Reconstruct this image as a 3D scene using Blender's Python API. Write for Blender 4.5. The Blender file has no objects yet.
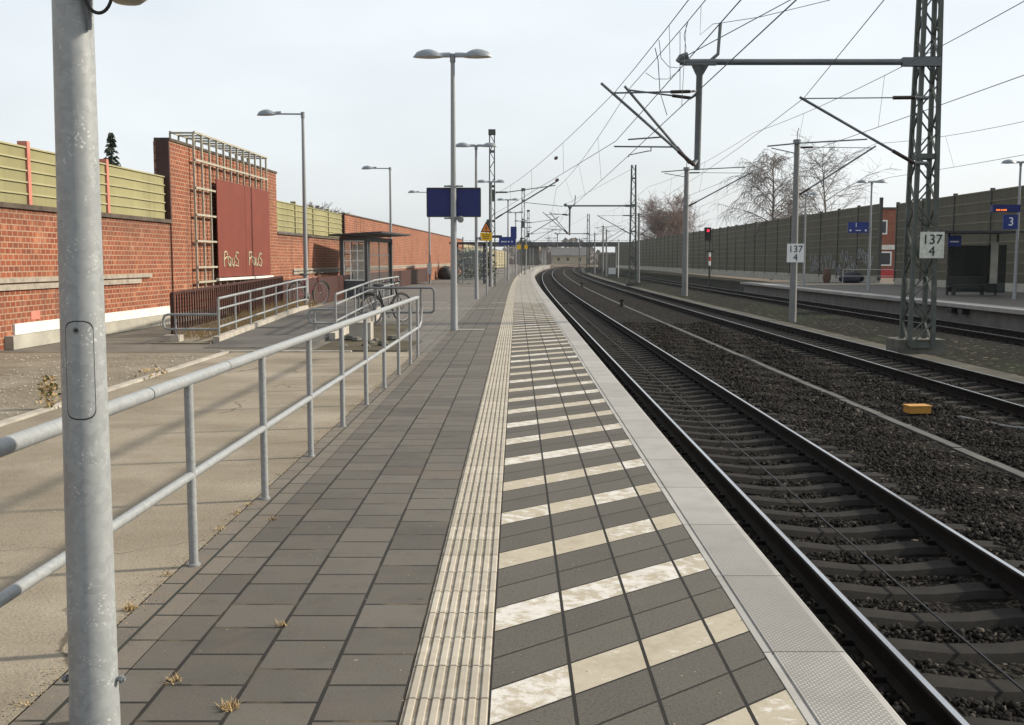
import bpy, bmesh, math, random
import numpy as np
from mathutils import Vector, Matrix, Quaternion
R = math.radians
random.seed(7)
C = bpy.context.scene.collection
SC = bpy.context.scene

# ------------------------------------------------------------------ camera, sky, sun, exposure
CAM_H = 1.56
F = 1035.0                      # focal length in pixels of a 1024 wide frame
PITCH = math.atan(102.5 / F)
cd = bpy.data.cameras.new('camera')
cam = bpy.data.objects.new('camera', cd)
C.objects.link(cam)
cam.location = (0, 0, CAM_H)
cam.rotation_euler = (math.pi / 2 - PITCH, 0, 0)
cd.sensor_width = 36.0
cd.lens = 36.0 * F / 1024
cd.clip_start = 0.05
cd.clip_end = 6000
SC.camera = cam

SUN_AZ, SUN_EL = 78.0, 30.0
w = bpy.data.worlds.new('World')
SC.world = w
w.use_nodes = True
nt = w.node_tree
nt.nodes.clear()
out = nt.nodes.new('ShaderNodeOutputWorld')
bg = nt.nodes.new('ShaderNodeBackground')
sky = nt.nodes.new('ShaderNodeTexSky')
sky.sky_type = 'NISHITA'
sky.sun_disc = False
sky.sun_elevation = R(SUN_EL)
sky.sun_rotation = R(SUN_AZ)
sky.altitude = 50
sky.air_density = 1.0
sky.dust_density = 4.0
sky.ozone_density = 1.5
# thin veil of high cloud over the blue
tc = nt.nodes.new('ShaderNodeTexCoord')
mp = nt.nodes.new('ShaderNodeMapping'); mp.inputs['Scale'].default_value = (1.0, 1.0, 3.0)
ns = nt.nodes.new('ShaderNodeTexNoise'); ns.inputs['Scale'].default_value = 2.2; ns.inputs['Detail'].default_value = 5
cr = nt.nodes.new('ShaderNodeMapRange')
cr.inputs['From Min'].default_value = 0.3; cr.inputs['From Max'].default_value = 0.75
cr.inputs['To Min'].default_value = 0.58; cr.inputs['To Max'].default_value = 0.84
mx = nt.nodes.new('ShaderNodeMix'); mx.data_type = 'RGBA'
mx.inputs['B'].default_value = (8.5, 8.95, 9.2, 1)
nt.links.new(tc.outputs['Generated'], mp.inputs['Vector'])
nt.links.new(mp.outputs['Vector'], ns.inputs['Vector'])
nt.links.new(ns.outputs['Fac'], cr.inputs['Value'])
nt.links.new(cr.outputs['Result'], mx.inputs['Factor'])
nt.links.new(sky.outputs['Color'], mx.inputs['A'])
nt.links.new(mx.outputs['Result'], bg.inputs['Color'])
bg.inputs['Strength'].default_value = 0.095
nt.links.new(bg.outputs['Background'], out.inputs['Surface'])

sd = bpy.data.lights.new('sun', 'SUN')
sd.energy = 4.8
sd.angle = R(3.0)
sd.color = (1.0, 0.89, 0.73)
sun = bpy.data.objects.new('sun', sd)
C.objects.link(sun)
SDIR = Vector((math.sin(R(SUN_AZ)) * math.cos(R(SUN_EL)), math.cos(R(SUN_AZ)) * math.cos(R(SUN_EL)), math.sin(R(SUN_EL))))
sun.rotation_euler = SDIR.to_track_quat('Z', 'Y').to_euler()
sun.location = (30, 10, 40)

SC.view_settings.view_transform = 'Standard'
SC.view_settings.look = 'None'
SC.view_settings.exposure = 0.42
SC.view_settings.gamma = 1.0
SC.view_settings.use_curve_mapping = False
SC.render.engine = 'CYCLES'
SC.cycles.max_bounces = 5
SC.cycles.diffuse_bounces = 3
SC.cycles.transparent_max_bounces = 8
SC.cycles.use_denoising = True

# survey helpers: a sight line from the photographer's eye to a known distance or a known level
def at(px, py, Y):
    """point on the sight line through a photo pixel, Y metres ahead"""
    c, s = math.cos(PITCH), math.sin(PITCH)
    u = (px - 512) / F; v = (362.5 - py) / F
    d = Vector((u, c + v * s, -s + v * c))
    t = Y / d.y
    return Vector((d.x * t, Y, CAM_H + d.z * t))
def on(px, py, z=0.0):
    """point on the sight line through a photo pixel, at level z"""
    c, s = math.cos(PITCH), math.sin(PITCH)
    u = (px - 512) / F; v = (362.5 - py) / F
    d = Vector((u, c + v * s, -s + v * c))
    t = (z - CAM_H) / d.z
    return Vector((d.x * t, d.y * t, z))

# alignments: X as a function of Y
def E(y):                        # edge of the platform, all tracks run parallel to it
    return 1.32 + 0.0045 * y + 1.3e-4 * max(0.0, y - 45) ** 2
def WL(y):                       # face of the brick wall
    return -9.6 + 0.0415 * y
ZR = -0.77                       # top of rail
ZB = -0.965                      # ballast level

# ------------------------------------------------------------------ mesh builder
class MB:
    def __init__(self):
        self.v = []; self.f = []; self.m = []; self.uv = []; self.sm = []
    def face(self, idx, mi=0, uv=None, smooth=False):
        self.f.append(tuple(idx)); self.m.append(mi); self.uv.append(uv); self.sm.append(smooth)
    def hexa(self, p, mi=0):
        """p: 8 points, bottom 4 counter-clockwise then top 4"""
        b = len(self.v)
        self.v += [tuple(q) for q in p]
        for q in ((3, 2, 1, 0), (4, 5, 6, 7), (0, 1, 5, 4), (1, 2, 6, 5), (2, 3, 7, 6), (3, 0, 4, 7)):
            self.face([b + i for i in q], mi)
        return self
    def box(self, c, s, rz=0.0, mi=0, M=None):
        x, y, z = s[0] / 2, s[1] / 2, s[2] / 2
        pts = [Vector(q) for q in ((-x, -y, -z), (x, -y, -z), (x, y, -z), (-x, y, -z), (-x, -y, z), (x, -y, z), (x, y, z), (-x, y, z))]
        if M is None:
            M = Matrix.Rotation(rz, 3, 'Z')
        return self.hexa([M @ q + Vector(c) for q in pts], mi)
    def bar(self, a, b, wd, ht, mi=0, up=(0, 0, 1)):
        """square bar from a to b"""
        a = Vector(a); b = Vector(b); d = b - a
        L = d.length
        if L < 1e-6: return self
        d.normalize(); u = Vector(up)
        if abs(d.dot(u)) > 0.98: u = Vector((0, 1, 0))
        s = d.cross(u).normalized(); u = s.cross(d)
        s = s * wd / 2; u = u * ht / 2
        return self.hexa([a - s - u, a + s - u, b + s - u, b - s - u, a - s + u, a + s + u, b + s + u, b - s + u], mi)
    def tube(self, pts, r, n=8, mi=0, cap=True):
        pts = [Vector(p) for p in pts]
        rs = r if isinstance(r, (list, tuple)) else [r] * len(pts)
        base = len(self.v); prev = None
        for i, p in enumerate(pts):
            if i == 0: d = pts[1] - p
            elif i == len(pts) - 1: d = p - pts[i - 1]
            else: d = (pts[i + 1] - p).normalized() + (p - pts[i - 1]).normalized()
            if d.length < 1e-9: d = Vector((0, 0, 1))
            d.normalize()
            if prev is None:
                u = Vector((0, 0, 1)) if abs(d.z) < 0.9 else Vector((1, 0, 0))
            else: u = prev
            s = d.cross(u)
            if s.length < 1e-6: s = d.cross(Vector((0, 1, 0.1)))
            s.normalize(); u = s.cross(d).normalized(); prev = u
            for k in range(n):
                a = 2 * math.pi * k / n
                self.v.append(tuple(p + (s * math.cos(a) + u * math.sin(a)) * rs[i]))
        for i in range(len(pts) - 1):
            for k in range(n):
                k2 = (k + 1) % n
                self.face((base + i * n + k, base + i * n + k2, base + (i + 1) * n + k2, base + (i + 1) * n + k), mi, None, True)
        if cap:
            self.face([base + k for k in reversed(range(n))], mi)
            self.face([base + (len(pts) - 1) * n + k for k in range(n)], mi)
        return self
    def lathe(self, prof, c=(0, 0, 0), n=16, mi=0, sx=1.0, sy=1.0, M=None):
        """prof: (radius, height) from bottom to top"""
        base = len(self.v); c = Vector(c)
        for (r, z) in prof:
            for k in range(n):
                a = 2 * math.pi * k / n
                q = Vector((r * math.cos(a) * sx, r * math.sin(a) * sy, z))
                if M is not None: q = M @ q
                self.v.append(tuple(q + c))
        for i in range(len(prof) - 1):
            for k in range(n):
                k2 = (k + 1) % n
                self.face((base + i * n + k, base + i * n + k2, base + (i + 1) * n + k2, base + (i + 1) * n + k), mi, None, True)
        self.face([base + k for k in reversed(range(n))], mi)
        self.face([base + (len(prof) - 1) * n + k for k in range(n)], mi)
        return self
    def prism(self, poly, a, b, mi=0):
        """polygon given as 3-D points, swept by the vector b - a"""
        d = Vector(b) - Vector(a); n = len(poly); base = len(self.v)
        self.v += [tuple(Vector(p)) for p in poly] + [tuple(Vector(p) + d) for p in poly]
        self.face([base + k for k in reversed(range(n))], mi)
        self.face([base + n + k for k in range(n)], mi)
        for k in range(n):
            k2 = (k + 1) % n
            self.face((base + k, base + k2, base + n + k2, base + n + k), mi)
        return self
    def run(self, fn, y0, y1, o0, o1, z0, z1, step=5.0, mi=0):
        """box that follows the line X = fn(Y); z may be a number or a function of Y"""
        n = max(1, int(math.ceil((y1 - y0) / step)))
        ys = [y0 + (y1 - y0) * i / n for i in range(n + 1)]
        zz0 = z0 if callable(z0) else (lambda y: z0)
        zz1 = z1 if callable(z1) else (lambda y: z1)
        b = len(self.v)
        for y in ys:
            x = fn(y)
            self.v += [(x + o0, y, zz0(y)), (x + o1, y, zz0(y)), (x + o1, y, zz1(y)), (x + o0, y, zz1(y))]
        for i in range(n):
            p = b + 4 * i; q = p + 4
            for k in range(4):
                k2 = (k + 1) % 4
                self.face((p + k, q + k, q + k2, p + k2)[::-1], mi)
        self.face((b, b + 1, b + 2, b + 3), mi)
        e = b + 4 * n
        self.face((e + 3, e + 2, e + 1, e), mi)
        return self
    def strip(self, fn, ys, prof, mi=0, uvskew=0.0, mis=None):
        """open sheet along X = fn(Y): prof is a list of (offset, z); UVs are metres (along, across)"""
        b = len(self.v); n = len(prof)
        for y in ys:
            x = fn(y)
            for (o, z) in prof: self.v.append((x + o, y, z))
        for i in range(len(ys) - 1):
            for k in range(n - 1):
                p = b + i * n + k
                uv = [(ys[i] - uvskew * prof[k][0], prof[k][0]), (ys[i] - uvskew * prof[k + 1][0], prof[k + 1][0]),
                      (ys[i + 1] - uvskew * prof[k + 1][0], prof[k + 1][0]), (ys[i + 1] - uvskew * prof[k][0], prof[k][0])]
                self.face((p, p + 1, p + n + 1, p + n), (mis[k] if mis else mi), uv)
        return self
    def build(self, name, mats, parent=None, smooth_angle=40):
        me = bpy.data.meshes.new(name)
        me.from_pydata([tuple(q) for q in self.v], [], self.f)
        if not isinstance(mats, (list, tuple)): mats = [mats]
        for m in mats: me.materials.append(m)
        me.polygons.foreach_set('material_index', self.m)
        me.polygons.foreach_set('use_smooth', self.sm)
        if any(u is not None for u in self.uv):
            lay = me.uv_layers.new(name='UVMap')
            flat = []
            for f, u in zip(self.f, self.uv):
                if u is None: flat += [0.0, 0.0] * len(f)
                else:
                    for q in u: flat += [q[0], q[1]]
            lay.data.foreach_set('uv', flat)
        if any(self.sm):
            me.set_sharp_from_angle(angle=R(smooth_angle))
        me.update()
        o = bpy.data.objects.new(name, me)
        C.objects.link(o)
        if parent is not None:
            o.parent = parent
            o.matrix_parent_inverse = Matrix()
        return o

def tag(o, label=None, cat=None, group=None, kind=None):
    if label: o['label'] = label
    if cat: o['category'] = cat
    if group: o['group'] = group
    if kind: o['kind'] = kind
    return o
def thing(name, loc, label, cat, group=None, rz=0.0):
    o = bpy.data.objects.new(name, None)
    o.empty_display_size = 0.2
    C.objects.link(o)
    o.location = loc
    o.rotation_euler = (0, 0, rz)
    return tag(o, label, cat, group)
def kids(o):
    return [c for c in bpy.data.objects if c.parent == o]
def copy_tree(o, parent=None):
    c = o.copy(); C.objects.link(c)
    if parent is not None: c.parent = parent
    for ch in kids(o):
        copy_tree(ch, c)
    return c

# ------------------------------------------------------------------ materials
def new_mat(name):
    m = bpy.data.materials.new(name); m.use_nodes = True
    t = m.node_tree; t.nodes.clear()
    o = t.nodes.new('ShaderNodeOutputMaterial')
    b = t.nodes.new('ShaderNodeBsdfPrincipled')
    t.links.new(b.outputs['BSDF'], o.inputs['Surface'])
    return m, t, b
def N(t, kind, **kw):
    n = t.nodes.new('ShaderNode' + kind)
    for k, v in kw.items():
        if k in n.inputs: n.inputs[k].default_value = v
        else: setattr(n, k, v)
    return n
def L(t, a, b): t.links.new(a, b)
def math_n(t, op, a, b=None, c=None):
    n = t.nodes.new('ShaderNodeMath'); n.operation = op
    for i, q in enumerate((a, b, c)):
        if q is None: continue
        if isinstance(q, (int, float)): n.inputs[i].default_value = q
        else: t.links.new(q, n.inputs[i])
    return n.outputs[0]
def mixc(t, fac, a, b):
    n = t.nodes.new('ShaderNodeMix'); n.data_type = 'RGBA'
    for s, q in (('Factor', fac), ('A', a), ('B', b)):
        if isinstance(q, (int, float)): n.inputs[s].default_value = q
        elif isinstance(q, tuple): n.inputs[s].default_value = (q[0], q[1], q[2], 1)
        else: t.links.new(q, n.inputs[s])
    return n.outputs['Result']
def ramp(t, x, lo, hi, a=0.0, b=1.0):
    n = t.nodes.new('ShaderNodeMapRange'); n.clamp = True
    n.inputs['From Min'].default_value = lo; n.inputs['From Max'].default_value = hi
    n.inputs['To Min'].default_value = a; n.inputs['To Max'].default_value = b
    t.links.new(x, n.inputs['Value'])
    return n.outputs['Result']
def wpos(t):
    return t.nodes.new('ShaderNodeNewGeometry').outputs['Position']
def noise(t, vec, scale, detail=4, rough=0.6):
    n = N(t, 'TexNoise', Scale=scale, Detail=detail, Roughness=rough)
    if vec is not None: t.links.new(vec, n.inputs['Vector'])
    return n.outputs['Fac']
def bump(t, b, h, strength=0.3, dist=0.01):
    n = N(t, 'Bump', Strength=strength, Distance=dist)
    t.links.new(h, n.inputs['Height']); t.links.new(n.outputs['Normal'], b.inputs['Normal'])
def scl(c, k): return (c[0] * k, c[1] * k, c[2] * k)

def m_plain(name, col, rough=0.6, metal=0.0, var=0.18, scale=6.0, bmp=0.0, bscale=60, spec=0.4, obj=True):
    m, t, b = new_mat(name)
    v = N(t, 'TexCoord').outputs['Object'] if obj else wpos(t)
    n1 = noise(t, v, scale, 5)
    c = mixc(t, ramp(t, n1, 0.3, 0.7), scl(col, 1 - var), scl(col, 1 + var))
    L(t, c, b.inputs['Base Color'])
    b.inputs['Roughness'].default_value = rough; b.inputs['Metallic'].default_value = metal
    b.inputs['Specular IOR Level'].default_value = spec
    if bmp > 0: bump(t, b, noise(t, v, bscale, 3), bmp, 0.01)
    return m

def m_streak(name, col, amt=0.5, rough=0.7):
    """painted sheet with rain streaks and grime"""
    m, t, b = new_mat(name)
    p = wpos(t)
    mp_ = N(t, 'Mapping'); mp_.inputs['Scale'].default_value = (1.5, 1.5, 0.10); L(t, p, mp_.inputs['Vector'])
    n1 = noise(t, mp_.outputs['Vector'], 2.2, 6)
    c = mixc(t, ramp(t, noise(t, p, 0.4, 5), 0.35, 0.7), scl(col, 0.85), scl(col, 1.15))
    c = mixc(t, ramp(t, n1, 0.50, 0.72, 0.0, amt), c, scl(col, 0.38))
    c = mixc(t, ramp(t, noise(t, mp_.outputs['Vector'], 5.0, 4), 0.58, 0.75, 0.0, amt * 0.7), c, scl(col, 1.7))
    L(t, c, b.inputs['Base Color']); b.inputs['Roughness'].default_value = rough; b.inputs['Specular IOR Level'].default_value = 0.3
    return m
def m_galv(name, col=(0.34, 0.36, 0.37), cell=28.0, flecks=True):
    """hot-dip galvanised steel: spangle cells, pale flecks"""
    m, t, b = new_mat(name)
    v = N(t, 'TexCoord').outputs['Object']
    wv = N(t, 'TexNoise', Scale=9.0, Detail=3)
    L(t, v, wv.inputs['Vector'])
    vv = t.nodes.new('ShaderNodeVectorMath'); vv.operation = 'MULTIPLY_ADD'
    L(t, wv.outputs['Color'], vv.inputs[0]); vv.inputs[1].default_value = (0.09, 0.09, 0.09); L(t, v, vv.inputs[2])
    vo = N(t, 'TexVoronoi', Scale=cell); L(t, vv.outputs[0], vo.inputs['Vector'])
    sp = t.nodes.new('ShaderNodeSeparateColor'); L(t, vo.outputs['Color'], sp.inputs['Color'])
    c = mixc(t, ramp(t, sp.outputs['Red'], 0.0, 1.0), scl(col, 0.90), scl(col, 1.12))
    big = noise(t, v, 3.0, 4)
    c = mixc(t, ramp(t, big, 0.35, 0.7, 0.0, 0.35), c, scl(col, 0.78))
    if flecks:
        fl = N(t, 'TexVoronoi', Scale=cell * 1.7); L(t, vv.outputs[0], fl.inputs['Vector'])
        f1 = math_n(t, 'MULTIPLY', ramp(t, fl.outputs['Distance'], 0.2, 0.36, 1, 0), ramp(t, noise(t, v, 13.0, 3), 0.50, 0.68))
        c = mixc(t, math_n(t, 'MULTIPLY', f1, 0.5), c, (0.72, 0.72, 0.69))
    L(t, c, b.inputs['Base Color'])
    b.inputs['Metallic'].default_value = 0.08
    L(t, ramp(t, sp.outputs['Green'], 0, 1, 0.40, 0.6), b.inputs['Roughness'])
    bump(t, b, sp.outputs['Blue'], 0.08, 0.002)
    return m

def m_brick(name, ca=(0.245, 0.074, 0.036), cb=(0.165, 0.044, 0.024), mortar=(0.31, 0.225, 0.16), course=0.104, length=0.185):
    m, t, b = new_mat(name)
    p = wpos(t)
    s = t.nodes.new('ShaderNodeSeparateXYZ'); L(t, p, s.inputs[0])
    cx = t.nodes.new('ShaderNodeCombineXYZ')
    L(t, math_n(t, 'ADD', s.outputs['Y'], math_n(t, 'MULTIPLY', s.outputs['X'], 0.6)), cx.inputs[0]); L(t, s.outputs['Z'], cx.inputs[1])
    br = N(t, 'TexBrick', Scale=1.0)
    br.offset = 0.5; br.squash = 1.0
    br.inputs['Brick Width'].default_value = length; br.inputs['Row Height'].default_value = course
    br.inputs['Mortar Size'].default_value = 0.011; br.inputs['Mortar Smooth'].default_value = 0.25; br.inputs['Bias'].default_value = 0.0
    br.inputs['Color1'].default_value = (*ca, 1); br.inputs['Color2'].default_value = (*cb, 1); br.inputs['Mortar'].default_value = (*mortar, 1)
    L(t, cx.outputs[0], br.inputs['Vector'])
    row = math_n(t, 'FLOOR', math_n(t, 'DIVIDE', s.outputs['Z'], course))
    sh_ = math_n(t, 'MULTIPLY', math_n(t, 'FLOORED_MODULO', row, 2.0), 0.5)
    col_ = math_n(t, 'FLOOR', math_n(t, 'ADD', math_n(t, 'DIVIDE', math_n(t, 'ADD', s.outputs['Y'], math_n(t, 'MULTIPLY', s.outputs['X'], 0.6)), length), sh_))
    cb2 = t.nodes.new('ShaderNodeCombineXYZ'); L(t, row, cb2.inputs[0]); L(t, col_, cb2.inputs[1])
    wn = t.nodes.new('ShaderNodeTexWhiteNoise'); wn.noise_dimensions = '2D'; L(t, cb2.outputs[0], wn.inputs['Vector'])
    notm = math_n(t, 'SUBTRACT', 1.0, br.outputs['Fac'])
    bc = mixc(t, math_n(t, 'MULTIPLY', notm, ramp(t, wn.outputs['Value'], 0.72, 1.0, 0.0, 0.55)), br.outputs['Color'], (0.12, 0.045, 0.03))
    bc = mixc(t, math_n(t, 'MULTIPLY', notm, ramp(t, wn.outputs['Value'], 0.0, 0.12, 0.5, 0.0)), bc, (0.40, 0.17, 0.09))
    st = noise(t, p, 0.7, 5)
    c = mixc(t, ramp(t, st, 0.42, 0.75, 0.0, 0.4), bc, (0.13, 0.065, 0.042))
    ef = noise(t, p, 2.3, 6)
    c = mixc(t, ramp(t, ef, 0.58, 0.78, 0.0, 0.3), c, (0.55, 0.36, 0.24))
    # water stains running down from the coping
    stv = N(t, 'Mapping'); stv.inputs['Scale'].default_value = (2.0, 2.0, 0.12); L(t, p, stv.inputs['Vector'])
    sn = noise(t, stv.outputs['Vector'], 1.3, 4)
    c = mixc(t, ramp(t, sn, 0.55, 0.72, 0.0, 0.6), c, (0.085, 0.05, 0.038))
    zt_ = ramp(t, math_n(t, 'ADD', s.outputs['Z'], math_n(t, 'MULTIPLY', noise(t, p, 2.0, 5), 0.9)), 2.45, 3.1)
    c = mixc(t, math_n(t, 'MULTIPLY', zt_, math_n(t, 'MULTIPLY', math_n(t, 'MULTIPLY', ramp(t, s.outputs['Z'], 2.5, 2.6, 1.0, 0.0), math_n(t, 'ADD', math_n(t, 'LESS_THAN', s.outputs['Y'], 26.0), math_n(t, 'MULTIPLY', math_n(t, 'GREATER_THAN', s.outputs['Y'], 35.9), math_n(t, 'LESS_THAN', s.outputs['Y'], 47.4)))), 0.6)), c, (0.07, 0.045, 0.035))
    L(t, c, b.inputs['Base Color'])
    b.inputs['Roughness'].default_value = 0.85; b.inputs['Specular IOR Level'].default_value = 0.2
    bump(t, b, math_n(t, 'SUBTRACT', noise(t, p, 40, 3), math_n(t, 'MULTIPLY', br.outputs['Fac'], 1.2)), 0.5, 0.008)
    return m

def uvxy(t):
    u = N(t, 'UVMap'); s = t.nodes.new('ShaderNodeSeparateXYZ'); L(t, u.outputs[0], s.inputs[0])
    return u.outputs[0], s.outputs['X'], s.outputs['Y']

def m_paver(name, col=(0.076, 0.070, 0.061), joint=(0.013, 0.012, 0.010), size=0.3, off=0.5, var=0.3, ym=0.0):
    """square concrete pavers with sunk joints, laid in columns along the platform"""
    m, t, b = new_mat(name)
    uv, x, y = uvxy(t)
    mpp = N(t, 'Mapping'); mpp.inputs['Location'].default_value = (0.07, ym, 0); L(t, uv, mpp.inputs['Vector'])
    br = N(t, 'TexBrick', Scale=1.0); br.offset = off
    br.inputs['Brick Width'].default_value = size; br.inputs['Row Height'].default_value = size
    br.inputs['Mortar Size'].default_value = 0.0085; br.inputs['Mortar Smooth'].default_value = 0.1
    br.inputs['Color1'].default_value = (*scl(col, 1 - var), 1); br.inputs['Color2'].default_value = (*scl(col, 1 + var), 1)
    br.inputs['Mortar'].default_value = (*joint, 1)
    L(t, mpp.outputs['Vector'], br.inputs['Vector'])
    p = wpos(t)
    c = mixc(t, ramp(t, noise(t, p, 0.55, 5), 0.38, 0.68, 0.0, 0.5), br.outputs['Color'], scl(col, 1.45))
    c = mixc(t, ramp(t, noise(t, p, 1.6, 5), 0.55, 0.72, 0.0, 0.4), c, scl(col, 0.62))
    c = mixc(t, ramp(t, noise(t, p, 6.5, 6, 0.7), 0.50, 0.70, 0.0, 0.45), c, (col[0] * 1.35, col[1] * 1.12, col[2] * 0.92))
    c = mixc(t, ramp(t, noise(t, p, 4.2, 6, 0.7), 0.54, 0.72, 0.0, 0.5), c, scl(col, 0.55))
    sp = noise(t, p, 150, 3)
    c = mixc(t, ramp(t, sp, 0.50, 0.72, 0.0, 0.45), c, scl(col, 2.0))
    c = mixc(t, ramp(t, noise(t, p, 95, 3), 0.56, 0.72, 0.0, 0.55), c, scl(col, 0.5))
    c = mixc(t, ramp(t, br.outputs['Fac'], 0.25, 0.7), c, joint)
    # sandy dirt in and around some joints
    dj = math_n(t, 'MULTIPLY', ramp(t, noise(t, p, 3.0, 4), 0.52, 0.68), br.outputs['Fac'])
    c = mixc(t, math_n(t, 'MULTIPLY', dj, 0.6), c, (0.16, 0.125, 0.08))
    wob = math_n(t, 'MULTIPLY', math_n(t, 'SUBTRACT', noise(t, p, 22, 3), 0.5), 0.035)
    lj = math_n(t, 'PINGPONG', math_n(t, 'ADD', math_n(t, 'DIVIDE', math_n(t, 'ADD', y, ym), size), wob), 0.5)
    c = mixc(t, ramp(t, lj, 0.010, 0.022, 0.92, 0.0), c, joint)
    rs_ = noise(t, p, 0.9, 3)
    c = mixc(t, ramp(t, rs_, 0.62, 0.74, 0.0, 0.35), c, (0.135, 0.085, 0.055))
    gv = N(t, 'TexVoronoi', Scale=3.2); L(t, p, gv.inputs['Vector'])
    gs = t.nodes.new('ShaderNodeSeparateColor'); L(t, gv.outputs['Color'], gs.inputs['Color'])
    gum = math_n(t, 'MULTIPLY', ramp(t, gv.outputs['Distance'], 0.045, 0.065, 1.0, 0.0), math_n(t, 'GREATER_THAN', gs.outputs['Red'], 0.6))
    c = mixc(t, math_n(t, 'MULTIPLY', gum, 0.55), c, scl(col, 0.45))
    gum2 = math_n(t, 'MULTIPLY', ramp(t, gv.outputs['Distance'], 0.03, 0.045, 1.0, 0.0), math_n(t, 'LESS_THAN', gs.outputs['Red'], 0.2))
    c = mixc(t, math_n(t, 'MULTIPLY', gum2, 0.6), c, scl(col, 2.6))
    L(t, c, b.inputs['Base Color'])
    b.inputs['Roughness'].default_value = 0.8; b.inputs['Specular IOR Level'].default_value = 0.3
    h = math_n(t, 'ADD', math_n(t, 'MULTIPLY', br.outputs['Fac'], -1.0), math_n(t, 'MULTIPLY', noise(t, p, 220, 2), 0.18))
    bump(t, b, h, 0.6, 0.006)
    return m

def m_hatch(name):
    """danger zone: three pavers to a period, one of them pale and flaking"""
    m, t, b = new_mat(name)
    uv0, x0, y = uvxy(t)
    p = wpos(t)
    x = math_n(t, 'ADD', x0, 0.20)
    cu_ = t.nodes.new('ShaderNodeCombineXYZ'); L(t, x, cu_.inputs[0]); L(t, y, cu_.inputs[1]); uv = cu_.outputs[0]
    br = N(t, 'TexBrick', Scale=1.0); br.offset = 0.0
    br.inputs['Brick Width'].default_value = 0.295; br.inputs['Row Height'].default_value = 0.303
    br.inputs['Mortar Size'].default_value = 0.0075; br.inputs['Mortar Smooth'].default_value = 0.1
    br.inputs['Color1'].default_value = (0.046, 0.043, 0.037, 1); br.inputs['Color2'].default_value = (0.072, 0.067, 0.057, 1)
    br.inputs['Mortar'].default_value = (0.02, 0.018, 0.016, 1)
    L(t, uv, br.inputs['Vector'])
    k = math_n(t, 'FLOOR', math_n(t, 'DIVIDE', x, 0.295))
    lc = math_n(t, 'FLOOR', math_n(t, 'DIVIDE', y, 0.303))
    md = math_n(t, 'FLOORED_MODULO', k, 3.0)
    isw = math_n(t, 'LESS_THAN', md, 0.5)
    cb = t.nodes.new('ShaderNodeCombineXYZ'); L(t, k, cb.inputs[0]); L(t, lc, cb.inputs[1])
    wn = t.nodes.new('ShaderNodeTexWhiteNoise'); wn.noise_dimensions = '2D'; L(t, cb.outputs[0], wn.inputs['Vector'])
    tile = wn.outputs['Value']
    dark = mixc(t, ramp(t, noise(t, p, 120, 4), 0.35, 0.72, 0.0, 0.7), br.outputs['Color'], (0.115, 0.108, 0.095))
    dark = mixc(t, ramp(t, noise(t, p, 1.2, 4), 0.45, 0.7, 0.0, 0.4), dark, (0.10, 0.092, 0.077))
    dark = mixc(t, ramp(t, noise(t, p, 75, 3), 0.54, 0.70, 0.0, 0.65), dark, (0.022, 0.021, 0.018))
    dark = mixc(t, ramp(t, noise(t, p, 190, 2), 0.58, 0.74, 0.0, 0.6), dark, (0.17, 0.16, 0.14))
    dark = mixc(t, ramp(t, br.outputs['Fac'], 0.25, 0.7), dark, (0.014, 0.013, 0.011))
    beige = mixc(t, noise(t, p, 30, 4), (0.285, 0.255, 0.195), (0.38, 0.345, 0.28))
    flw = N(t, 'Mapping'); flw.inputs['Scale'].default_value = (1.0, 1.25, 1.0); flw.inputs['Rotation'].default_value = (0, 0, 0.6); L(t, p, flw.inputs['Vector'])
    fl = noise(t, flw.outputs['Vector'], 9, 9, 0.74)
    thr = ramp(t, tile, 0.0, 1.0, -0.09, 0.10)
    fm = ramp(t, math_n(t, 'ADD', fl, thr), 0.52, 0.60, 0.0, 0.9)
    pale = mixc(t, fm, beige, (0.50, 0.49, 0.47))
    pale = mixc(t, ramp(t, noise(t, p, 5.0, 7, 0.7), 0.5, 0.72, 0.0, 0.55), pale, (0.20, 0.17, 0.115))
    nj = math_n(t, 'SUBTRACT', 1.0, br.outputs['Fac'])
    c = mixc(t, math_n(t, 'MULTIPLY', isw, nj), dark, pale)
    wob = math_n(t, 'MULTIPLY', math_n(t, 'SUBTRACT', noise(t, p, 25, 3), 0.5), 0.03)
    lj = math_n(t, 'PINGPONG', math_n(t, 'ADD', math_n(t, 'DIVIDE', y, 0.303), wob), 0.5)
    lm = ramp(t, lj, 0.012, 0.026, 1.0, 0.0)
    c = mixc(t, lm, c, (0.012, 0.011, 0.010))
    # hatching stops further down the platform, where the paving is plain and worn
    s = t.nodes.new('ShaderNodeSeparateXYZ'); L(t, p, s.inputs[0])
    L(t, c, b.inputs['Base Color'])
    b.inputs['Roughness'].default_value = 0.82; b.inputs['Specular IOR Level'].default_value = 0.25
    h = math_n(t, 'ADD', math_n(t, 'MULTIPLY', br.outputs['Fac'], -1.0), math_n(t, 'MULTIPLY', noise(t, p, 160, 3), 0.35))
    bump(t, b, h, 0.7, 0.006)
    return m

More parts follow.
